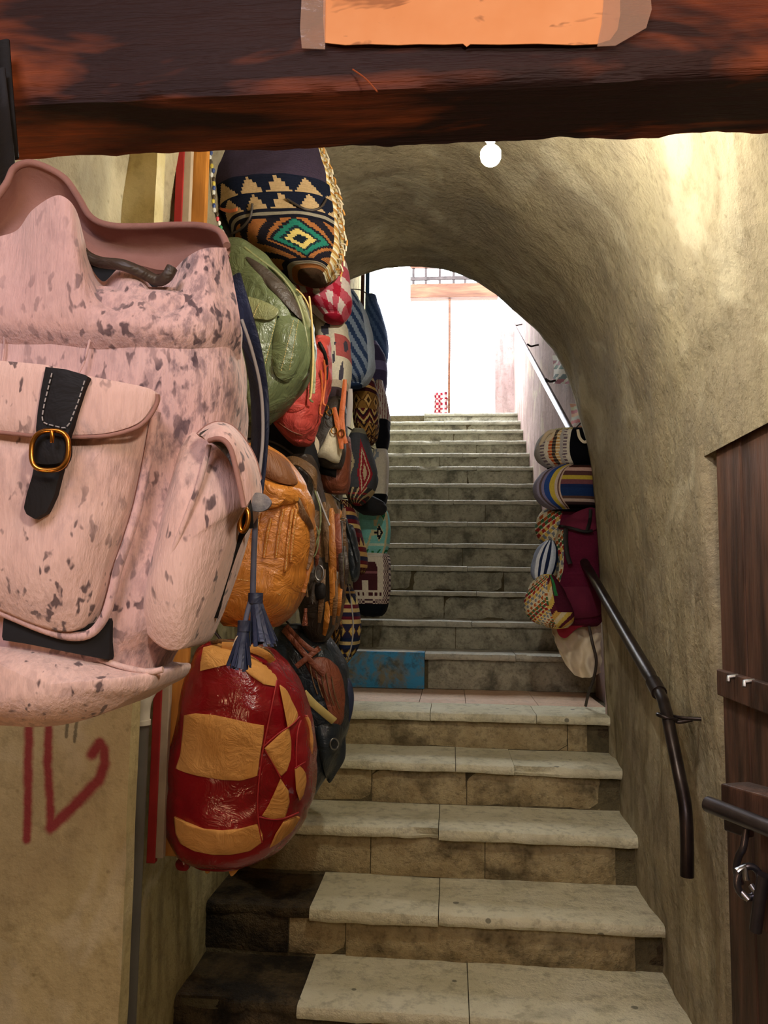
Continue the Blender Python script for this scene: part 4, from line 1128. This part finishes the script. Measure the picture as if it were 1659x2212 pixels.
tube('drawstring', [U(632,1010,2.5), U(648,1030,2.49), U(655,1055,2.49), U(650,1072,2.5)], .006, M_navy, t, 8, 16)
for pts, m_, r_ in (([(680,1060),(692,1100),(690,1150),(676,1190)], M_olive2, .0035), ([(684,1062),(700,1105),(712,1135)], M_threadw, .003), ([(660,1080),(668,1110),(676,1112)], M_olive2, .003), ([(670,1140),(684,1140),(688,1170),(680,1200),(664,1208)], M_olive2, .003), ([(658,1110),(662,1170),(660,1240),(664,1290)], M_brown, .004), ([(668,1130),(668,1190),(666,1260)], M_brown, .004)):
    tube('lace', [U(x, y, 2.5) for x, y in pts], r_, m_, t, 8, 24)
for px, py, m_ in ((655,1255,M_rust), (660,1318,M_rust), (676,1270,M_dkbrown)):
    tassel(t, U(px, py, 2.5), n=14, length=.05, r=.010, mat=m_)
puff('front_pocket', [(652,1200),(690,1196),(716,1205),(720,1260),(712,1320),(690,1335),(660,1325),(650,1270)], H.front, .022, M_dkbrown, t, n=50, edge=.3, wr=.01)
puff('pocket_flap', [(654,1108),(690,1104),(708,1120),(714,1170),(706,1208),(684,1216),(660,1206),(652,1160)], H.front, .016, M_brown, t, n=50, edge=.4, wr=.012)
for a, b in (((662,1120),(664,1195)), ((700,1125),(702,1195))):
    stitches(t, on(H.front, [a, b], 16, .018), M_thread, r=.0009, dash=.005, gap=.003)
tube('buckle', [U(690+9*math.cos(a), 1238+16*math.sin(a), 2.5) for a in np.linspace(0, 2*math.pi, 16, False)], .0035, M_steel, t, 8, closed=True)
puff('clasp', [(682,1262),(700,1262),(702,1290),(684,1292)], lambda x, y: U(x, y, 2.52), .01, M_black, t, n=30)
t, H = bag('fringed_bag', 'brown leather shoulder bag with long hanging strips and laces', [(1068,688,716),(1095,690,732),(1140,694,746),(1200,692,750),(1260,688,748),(1320,690,742),(1360,700,730)], 2.92, .08, M_brown, nu=60, nv=50, wr=.008, seed=19)
FM = [M_brown, M_rust, M_tan2, M_dkbrown, M_brown]
for k in range(15):
    x0 = 694+k*3.6+rnd.uniform(-3, 3); y0 = 1110+rnd.uniform(-20, 60); L = rnd.uniform(70, 190)
    ribbon('leather_strip', [U(x0, y0, 2.73), U(x0+rnd.uniform(-4, 5), y0+L*.5, 2.72), U(x0+rnd.uniform(-6, 8), y0+L, 2.73)], rnd.uniform(.008, .016), .003, FM[k % 5], t, 14, wfun=lambda s: .6+.6*math.sin(math.pi*min(1, s*.9+.1)))
SM = [M_brown, M_tan2, M_rust, M_dkbrown, M_tan, M_brown]
for k, (x0, y0, x1, y1, w_) in enumerate(((700,1085,706,1215,.016),(716,1098,722,1260,.020),(728,1110,733,1235,.024),(738,1125,741,1290,.014),(712,1190,716,1330,.018),(700,1230,690,1345,.016),(724,1240,720,1350,.014),(736,1260,730,1330,.020),(690,1140,684,1225,.012),(744,1180,747,1262,.012),(706,1300,700,1372,.020),(676,1120,670,1185,.010))):
    ribbon('leather_strip', [U(x0, y0, 2.56), U((x0+x1)/2+rnd.uniform(-4, 4), (y0+y1)/2, 2.53), U(x1, y1, 2.55)], w_, .004, SM[k % 6], t, 16, nrm=(rnd.uniform(-.5, .5), -1, 0), wfun=lambda s: .65+.5*math.sin(math.pi*min(1, s)))
for k in range(6):
    x0 = 684+k*10; y0 = 1080+k*12
    tube('lace', [U(x0, y0, 2.70), U(x0+6, y0+60, 2.69), U(x0+rnd.uniform(-4, 8), y0+150, 2.70)], .003, M_olive2 if k % 2 else M_threadw, t, 6, 14)
for px, py in ((742,1123),(724,1182),(726,1222),(718,1288),(705,1330)):
    c = U(px, py, 2.7); tube('ring', [c+Vector((.012*math.cos(a), 0, .006*math.sin(a))) for a in np.linspace(0, 2*math.pi, 14, False)], .002, M_steel, t, 6, closed=True)
t, H = bag('dark_satchel', 'small black leather bag hanging by a long dark strap beside the maroon kilim', [(1135,748,765),(1165,744,772),(1205,748,778),(1240,756,775),(1255,760,770)], 3.15, .06, M_slate, nu=40, nv=36, seed=23)
tube('strap', [U(738,1090,3.1), U(752,1140,3.08), U(766,1190,3.08), U(772,1215,3.08)], .006, M_slate, t, 8, 20)
t, H = bag('leather_rucksack', 'black leather rucksack with russet straps right of the patchwork bag', [(1350,600,680),(1380,590,715),(1420,592,742),(1470,606,756),(1530,626,758),(1590,640,746),(1640,652,730),(1690,662,700),(1712,668,684)], 2.72, .13, M_slate, 'backpack', nu=70, nv=60, wr=.008, seed=25)
B = H.front
puff('russet_panel', [(662,1425),(700,1420),(728,1440),(742,1475),(745,1520),(740,1560),(722,1570),(708,1530),(690,1480),(668,1450)], B, .016, M_rust, t, n=60, edge=.4, wr=.006)
for pts in ([(612,1360),(640,1392),(668,1425),(700,1458)], [(640,1440),(665,1420),(690,1400)], [(618,1352),(650,1386),(680,1410)]):
    ribbon('russet_strap', on(B, pts, 20, .03), .018, .005, M_rust, t, 20)
ribbon('cream_strap', on(B, [(655,1496),(675,1518),(700,1540),(722,1558)], 20, .03), .026, .005, simple('pale_yellow_strap', '#b59c58', .6, 0, '#cbb46e', 9), t, 20)
pk = puff('front_pocket', [(686,1572),(712,1562),(738,1568),(746,1600),(744,1640),(728,1668),(712,1690),(700,1660),(690,1620)], B, .035, M_slate, t, n=60, edge=.3)
tube('buckle', [B(722+9*math.cos(a), 1607+12*math.sin(a), .045) for a in np.linspace(0, 2*math.pi, 16, False)], .0028, M_steel, pk, 8, closed=True)
puff('shoulder_pad', [(730,1470),(745,1460),(758,1475),(764,1510),(758,1550),(748,1570),(738,1545)], lambda x, y: U(x, y, 2.70), .02, M_navy, t, n=40)
for k in range(5):
    x0 = 668+k*12; tube('lace', on(B, [(x0, 1430+k*8), (x0+8, 1470+k*8), (x0+18, 1500+k*8)], 12, .024), .0022, M_brown, t, 6)

# --- third column: kilim sacks
kz = band([(0,.08,'tri',['#d6c594','#3a2418'],9),(.08,.34,'str',['#5b1d22','#c9b27c','#4a1820','#5b1d22','#c9a060','#35141c'],1),(.34,.52,'dia',['#3a2418','#c9a060','#5a3a20','#8a6430'],8),(.52,.68,'zig',['#5b1d22','#d0b070','#2a1a20'],7),(.68,.86,'zig',['#b98a4a','#20161c','#8a6430'],9),(.86,1.01,'dia',['#d0b88a','#3a1c20','#a87838','#30181c'],8)])
bag('kilim_sack', 'maroon and gold zigzag kilim sack hanging highest of the kilim sacks', [(806,768,802),(835,762,812),(870,760,817),(910,764,818),(940,772,815),(958,788,806)], 3.75, .13, M_vc, nu=150, nv=90, col=kz, seed=41)
def kd(u, v, s):
    d = abs((s-.42)/.42)+abs((v-.50)/.33); d = math.floor(d*7)/7
    if d < .25: return '#b9a58a'
    if d < .5: return '#8c2730'
    if d < .66: return '#c9b79a'
    if d < .95: return '#9a2a34'
    d2 = abs((s+.42)/.3)+abs((v-.40)/.14)
    if math.floor(d2*5)/5 < .35: return '#2a2a30'
    if d2 < 1: return '#c2b08c'
    if v > .66:
        x = (s*2.4+v*3) % 1.0; y = (v*9) % 1.0
        return '#c9b48a' if abs(x-.5) < .18 else '#8c2730' if y > .7 else '#3c3a3c'
    return '#4b4e55' if v > .1 else '#8a8674'
bag('kilim_sack', 'slate grey kilim sack with a red stepped diamond', [(930,762,790),(955,752,798),(990,745,808),(1030,742,816),(1060,745,808),(1080,752,792),(1090,762,780)], 3.62, .13, M_vc, nu=150, nv=90, col=kd, seed=42)
bag('soft_bag', 'black cloth bag bottom below the grey kilim sack', [(1066,752,795),(1085,752,830),(1100,765,836),(1112,785,828)], 4.15, .08, M_blackm, nu=40, nv=30, seed=43)
km = band([(0,.14,'zig',['#4b1a1e','#c2a06a','#251418'],8),(.14,.46,'str',['#6b2026','#c9a060','#2b2a44','#6b2026','#d0b070','#4a1820','#6b2026'],1),(.46,.56,'tri',['#d0b070','#4a1820'],10),(.56,.84,'str',['#6b2026','#c9a060','#2b2a44','#6b2026','#c9a060'],1),(.84,1.01,'dia',['#c9a060','#3a2028','#8a5a30','#4a1820'],9)])
bag('kilim_sack', 'narrow maroon striped kilim sack left of the turquoise pouch', [(1082,736,752),(1110,738,770),(1150,744,782),(1190,754,790),(1222,764,792),(1240,772,786)], 3.6, .11, M_vc, nu=130, nv=90, col=km, seed=44)
ko = band([(0,.10,'dia',['#d9c68a','#2a2438','#b98a4a','#2a2438'],7),(.10,.17,'str',['#2b2a44','#c9a060','#2b2a44'],1),(.17,.27,'tri',['#d9c58a','#1e2036'],9),(.27,.44,'str',['#6b2330','#c9b07a','#2b2a44','#6b2330','#c9b07a'],1),(.44,.57,'dia',['#d9c58a','#c9a85a','#4a2a38','#2b2a44'],8),(.57,.68,'str',['#1e2a4a','#c9b07a','#1e2a4a'],1),(.68,.80,'dia',['#e0cb84','#c9a85a','#7a5a28','#1e2036'],8),(.80,.90,'zig',['#d9c58a','#1e2036'],9),(.90,1.01,'zig',['#c9a060','#5a2030','#1e2036'],8)])
t, H = bag('kilim_sack', 'navy, gold and maroon banded kilim sack hanging lowest by the blue step', [(1262,736,756),(1285,734,768),(1320,733,777),(1360,733,780),(1395,734,774),(1420,735,760),(1436,737,748)], 3.35, .10, M_vc, nu=150, nv=110, col=ko, seed=45)
tube('seam_cord', on(H.front, [(752,1262),(760,1310),(763,1360),(758,1400),(748,1432)], 30, .004), .003, M_threadw, t, 8)
kb = band([(0,.3,'zig',['#3a2a20','#b98a4a','#6b2026'],7),(.3,.6,'dia',['#b98a4a','#5a2a20','#2a1a18','#1c1414'],6),(.6,1.01,'zig',['#1e1818','#a87a3a','#3a2a20'],7)])
bag('kilim_sack', 'dark brown patterned sack in shadow behind the leather strips', [(1300,686,720),(1330,680,735),(1365,684,738),(1395,695,728)], 3.0, .09, M_vc, nu=100, nv=60, col=kb, seed=46)

# --- fourth column: totes
def bw(u, v, s): return '#121218' if v > .58 else ('#cfc6ba' if int((s+v)*9) % 3 else '#8c5a5e')
bag('canvas_tote', 'white printed tote with a black base high beside the opening', [(825,812,828),(860,810,836),(900,810,842),(940,808,843),(972,814,838)], 4.95, .12, M_vcs, nu=70, nv=60, col=bw, seed=51)
def wt(u, v, s):
    if v > .72: return '#0f1014'
    if v < .30 and s < .1 and nz(s*4, v*9, 1, 1.3) > .1: return '#8f9aa8'
    return '#d9d3c4'
t, H = bag('canvas_tote', 'plain white canvas tote with a black base in mid stair', [(972,806,836),(1000,803,839),(1040,800,839),(1075,796,836),(1094,800,830)], 4.7, .11, M_vcs, nu=70, nv=60, col=wt, n=4, seed=52)
def tq(u, v, s):
    if v < .10: return '#1a6a58' if int(s*6) % 2 else '#d0c8a8'
    L = abs((s+.1)-(1-v*2.0))
    if L < .09 or abs(s-.95+v*.2) < .07: return '#d6cca0'
    for cx, cy, c in ((.05,.16,'#2a1f28'), (.68,.22,'#1f6a4a'), (.35,.52,'#1c1a22')):
        d = abs((s-cx)/.24)+abs((v-cy)/.12)
        if d < .4: return '#d8d0b4'
        if d < .95: return c
        if d < 1.15: return '#d6cca0'
    if .68 < v < .72: return '#cfe0cc'
    if v > .78 and int((s*3+v*8)*2) % 3 == 0: return '#2f7a4a'
    return '#86cfc8'
bag('kilim_pouch', 'turquoise kilim pouch with dark stepped diamonds', [(1098,778,834),(1115,778,840),(1150,780,843),(1185,784,838),(1208,790,828)], 4.45, .09, M_vc, nu=150, nv=100, col=tq, n=4, seed=53)
def el(u, v, s):
    if v > .66: return '#10141a'
    if s > .76 or v > .59: return '#4a3038' if (int(v*34)+int(s*24)) % 2 else '#cfc0b4'
    # elephant: back, head, legs with a fringe
    x = (s+.15)/.62; y = v/.56
    inb = (abs(x) < 1.0 and .30 < y < .86 and (abs(x)**3+((.86-y)/.62)**3) < 1.25)
    leg = (abs(x) < .28 and y > .66)
    if inb and not leg:
        if .50 < y < .54: return '#8c5a60'
        return '#4b262c'
    if .90 < y < .97 and int((s+2)*9) % 2: return '#4b262c'
    return '#d3cabb'
bag('elephant_tote', 'cream tote with a maroon elephant motif and dark base', [(1196,756,840),(1220,756,843),(1260,758,843),(1295,762,841),(1318,772,834),(1330,785,826)], 4.2, .12, M_vc, nu=180, nv=120, col=el, n=4.5, seed=54, p=8)
def dn(u, v, s): return '#3f5c8c' if int((v-s*.3)*9) % 2 else '#5f7fb0'
bag('denim_bag', 'hazy blue cloth bag hanging furthest up the left wall', [(640,792,812),(680,790,826),(720,792,836),(765,800,839),(800,800,832)], 5.7, .12, M_vcs, nu=60, nv=50, col=dn, seed=55)
def dn2(u, v, s): return '#4a4668' if int(v*9) % 3 else '#7d7aa8'
bag('striped_sack', 'violet grey sack just below the hazy blue bag', [(740,788,815),(775,786,834),(815,790,837),(850,800,834),(866,808,826)], 5.3, .11, M_vcs, nu=60, nv=50, col=dn2, seed=56)
for x0, x1, m_, lb in ((779,786,M_palewood,'narrow brown upright post far up the left wall'), (789,797,simple('blue_paint_post','#2b5f94',.6),'narrow blue upright post far up the left wall')):
    a = U(x0, 640, 5.9); b = U(x1, 640, 5.9)
    tag(box('upright_post', (a.x, b.x, 5.9, 5.95, U(x0,1000,5.9).z, U(x0,520,5.9).z), m_, None, .004), lb, 'post')

# ------------------------------------------------------------------ right stack of bags
def r1(u, v, s):
    if s > -.02: return '#0b0c12'
    if v < .18: return '#d8cfa8' if int(s*14) % 2 else '#b9a86a'
    k = int((s+1)*9+.3*math.sin(v*9)) % 6
    c = ['#b9b4b4','#7a6a74','#e4ddd0','#c4522a','#3a3436','#d6a96a'][k]
    return c if int(v*30) % 2 or k in (0, 2) else ['#8f8a92','#d6cfc4','#a88','#e0b080','#7a6a5a','#f0e2c0'][k] if k != 2 else c
RR = dict(left=False)
t, H = bag('knitted_bag', 'black bag with a knitted striped side, topmost of the right stack', [(928,1195,1275),(942,1168,1286),(968,1154,1292),(992,1158,1292),(1012,1182,1290)], 4.02, .12, M_vc, nu=150, nv=70, col=r1, seed=61, n=2.6, **RR)
tube('tied_handle', [U(1168,962,3.95), U(1176,945,3.93), U(1186,934,3.92), U(1198,932,3.93), U(1192,944,3.92), U(1182,952,3.93)], .011, M_creamcloth, t, 8, 24)
ribbon('side_loop', [U(1248,928,3.88), U(1252,945,3.87), U(1262,955,3.87), U(1272,950,3.88)], .014, .004, M_creamcloth, t, 16)
def r2(u, v, s):
    if s < -.30: return ['#8f8aa0','#a9a4c4','#6a5a5c','#8a86b0','#2f4f96','#2f4f96','#c9b24a','#c9b24a','#c9b8b0','#6a4a42'][min(9, int((s+1)*14))]
    if s < -.24: return '#c9b0a0'
    return ['#0e0e14','#4a2a24','#c9a49a','#5a3a3a','#c2ad45','#7a4a52','#1c2f5c','#1c3464','#1c3464','#5a4038','#b9a49a','#3a2a2c','#0f0f14','#0f0f14'][min(13, int(v*14))]
bag('striped_duffel', 'blue and yellow striped rolled duffel, second in the right stack', [(1006,1205,1288),(1022,1170,1290),(1048,1152,1292),(1072,1153,1292),(1090,1168,1290),(1102,1192,1286)], 3.98, .12, M_vcs, nu=150, nv=80, col=r2, seed=62, n=2.6, **RR)
KN = ['#d6c9a4','#b05a2a','#3f6a45','#a02f2a','#d8b45a','#7a7f86']
def knit(u, v, s):
    a = int((v*11+s*5+20)) % 6; b = (v*11+s*5+20) % 1.0
    if b < .22: return '#ddd2b4'
    x = int((s*9-v*8+20)) % 2
    return KN[(a+x) % 6]
def r3(u, v, s): return knit(u, v, s) if s < -.30 else '#5e1a32'
bag('maroon_backpack', 'maroon backpack with a knitted round side, third in the right stack', [(1090,1195,1292),(1108,1168,1294),(1135,1155,1296),(1160,1160,1296),(1185,1180,1296),(1200,1195,1290)], 4.12, .12, M_vc, nu=130, nv=70, col=r3, seed=63, n=2.5, **RR)
def r4(u, v, s): return knit(u, v*2, s*1.3) if s < -.74 else '#5e1a32'
t, H = bag('maroon_backpack', 'large plain maroon backpack with black strap behind the handrail end', [(1122,1222,1290),(1142,1206,1297),(1180,1200,1302),(1230,1194,1304),(1280,1182,1304),(1320,1174,1304),(1342,1190,1300),(1352,1215,1290)], 3.9, .12, M_vc, nu=130, nv=80, col=r4, wr=.012, seed=64, n=2.7, **RR)
B = H.front
puff('top_flap', [(1206,1140),(1225,1118),(1260,1100),(1285,1100),(1290,1140),(1262,1150),(1230,1146)], B, .02, M_maroon, t, n=50, edge=.4)
ribbon('strap', on(B, [(1206,1136),(1230,1140),(1262,1148),(1280,1146)], 20, .028), .014, .004, M_black, t, 20)
ribbon('strap', on(B, [(1222,1142),(1222,1170),(1226,1200),(1232,1218)], 20, .028), .022, .004, M_black, t, 20)
ribbon('strap', on(B, [(1276,1100),(1274,1125),(1268,1146)], 16, .03), .016, .004, M_black, t, 16)
puff('lower_pocket', [(1176,1275),(1220,1268),(1270,1268),(1298,1280),(1298,1325),(1260,1335),(1210,1335),(1176,1318)], B, .03, M_maroon, t, n=60, edge=.25, wr=.012)
def r5(u, v, s): return ['#8f9ab4','#d5d9e2','#1e2c50','#c9d2e4','#1b2748','#c4cfe2','#b8c4da','#1a2444'][min(7, int((s+1)*4))]
bag('striped_pouch', 'navy and white striped round pouch between maroon backpack and steps', [(1168,1178,1198),(1185,1160,1204),(1212,1148,1204),(1240,1146,1196),(1258,1154,1180)], 3.76, .06, M_vcs, nu=90, nv=50, col=r5, seed=65, loop=False, **RR)
def r6(u, v, s):
    if s > .28 and v < .6: return '#4d1a2c' if abs(s-.4) > .1 or v > .35 else '#2f7a45'
    return knit(u, v*1.4, s) if s < .0 else ['#d6b95a','#5a2230','#caa050','#d9cba6'][int((v*9+s*4)) % 4]
bag('knitted_bag', 'round knitted patterned bag lowest in the right stack', [(1242,1166,1196),(1262,1146,1212),(1295,1132,1228),(1322,1133,1240),(1342,1148,1240),(1356,1180,1228)], 3.72, .07, M_vc, nu=130, nv=70, col=r6, seed=66, loop=False, **RR)
t = thing('cloth_bundle', U(1240, 1455, 3.93), 'crumpled cream cloth with crimson ties hanging under the right stack', 'cloth')
puff('cream_roll', [(1192,1342),(1210,1328),(1232,1322),(1244,1330),(1240,1342),(1220,1350),(1200,1352)], lambda x, y: U(x, y, 3.84), .03, M_creamcloth, t, n=40)
def cloth():
    A = []
    for i in range(46):
        a = i/45; r_ = []
        for j in range(24):
            b = j/23
            px = 1190+108*a+(18*(b**1.4))*(1-a)*1.2; py = 1348+b*(92+24*math.sin(a*2.6)-28*max(0, .35-a)*2.6)
            Y = 3.93+.022*math.sin(a*12+b*1.5+2.5*nz(a*2,b*2,1))+.02*nz(a*7,b*5,3)+.014*nz(a*4, b*5, 2, 1.2)+.03*nz(a*2, b*2, 5, 1)
            r_.append(U(px+4*nz(a*3, b*6, 1), py+3*nz(a*9, 2, 2), Y))
        A.append(r_)
    return solidgrid('cream_cloth', A, .003, M_creamcloth, t)
cloth()
puff('crimson_cloth', [(1205,1350),(1240,1338),(1290,1330),(1298,1345),(1262,1352),(1240,1362),(1222,1378),(1208,1372)], lambda x, y: U(x, y, 3.87), .02, M_pinkcloth, t, n=50, wr=.02)
cord = tube('brown_rope', [U(1272,1352,3.85), U(1280,1390,3.84), U(1288,1425,3.84), U(1284,1460,3.86), U(1272,1495,3.9), U(1265,1525,3.93)], .0075, M_dkbrown, None, 8, 40)
tag(cord, 'brown rope end dangling from the right stack down to the landing', 'rope')
def rc1(a, b): return ['#d9d2c4','#8f2a30','#3a5a3c','#e0d8c8','#2d4a35','#a02a34'][int(b*6) % 6] if int(a*7+b*9) % 3 else '#ddd6c6'
def rc2(a, b): return ['#d9905a','#d8cfa0','#c23a2a','#e0a060','#c9c4a8','#cc4a38','#d0b0a0'][int((b*7+a*1.5)) % 7]
def wallcloth(name, x0, x1, y0, y1, X, col, label):
    A = []
    for i in range(30):
        r_ = []
        for j in range(30):
            a = i/29; b = j/29; P_ = UX(x0+(x1-x0)*a, y0+(y1-y0)*b, X); P_.x += .01*math.sin(a*7+b*3); r_.append(P_)
        A.append(r_)
    o = solidgrid(name, A, .006, M_vcs, None, col); tag(o, label, 'textile')
wallcloth('hanging_textile', 1194, 1236, 768, 829, .70, rc1, 'small green and red woven textile hanging on the upper right wall')
wallcloth('hanging_textile', 1232, 1285, 872, 925, .72, rc2, 'orange striped textile hanging just above the right stack')

# ------------------------------------------------------------------ far doorway in daylight
def far_door():
    Y = YE
    t = thing('door_frame', (U(980, 893, Y).x, Y, U(980, 893, Y).z), 'sunlit wooden door frame with lintel and grille at the top of the stairs', 'door frame')
    def b(name, x0, x1, y0, y1, d0, d1, mat):
        p = U(x0, y1, Y); q = U(x1, y0, Y); return box(name, (p.x, q.x, Y+d0, Y+d1, p.z, q.z), mat, t, .004)
    b('lintel', 886, 1076, 612, 645, -.03, .10, M_palewood)
    b('post', 967, 974, 645, 893, 0, .05, M_palewood)
    b('top_rail', 886, 1076, 560, 578, 0, .05, M_palewood)
    for px in (893, 920, 950, 980, 1005, 1032): b('grille_bar', px-3, px+3, 574, 614, .02, .04, M_iron)
    b('grille_bar', 886, 1070, 593, 605, .015, .035, M_iron)
    p = U(1069, 893, Y); 
    struct(box('wall_end_right', (p.x, .86, Y-.04, Y+.25, 1.6, 4.9), M_wallU))
far_door()
for k, (x0, x1, y0, y1) in enumerate(((938,956,848,897), (960,966,846,897))):
    A = []
    for i in range(14):
        r_ = []
        for j in range(26): r_.append(U(x0+(x1-x0)*i/13+2*nz(i*.2, j*.2, k), y0+(y1-y0)*j/25, 9.0+.02*math.sin(i*.9)))
        A.append(r_)
    o = solidgrid('hanging_textile', A, .01, M_vcs, None, lambda a, b: '#9c2a3c' if (int(a*4)+int(b*9)) % 2 else '#d9b9b4')
    tag(o, ('wider' if k == 0 else 'narrower')+' red patterned textile strip in the bright doorway', 'textile')
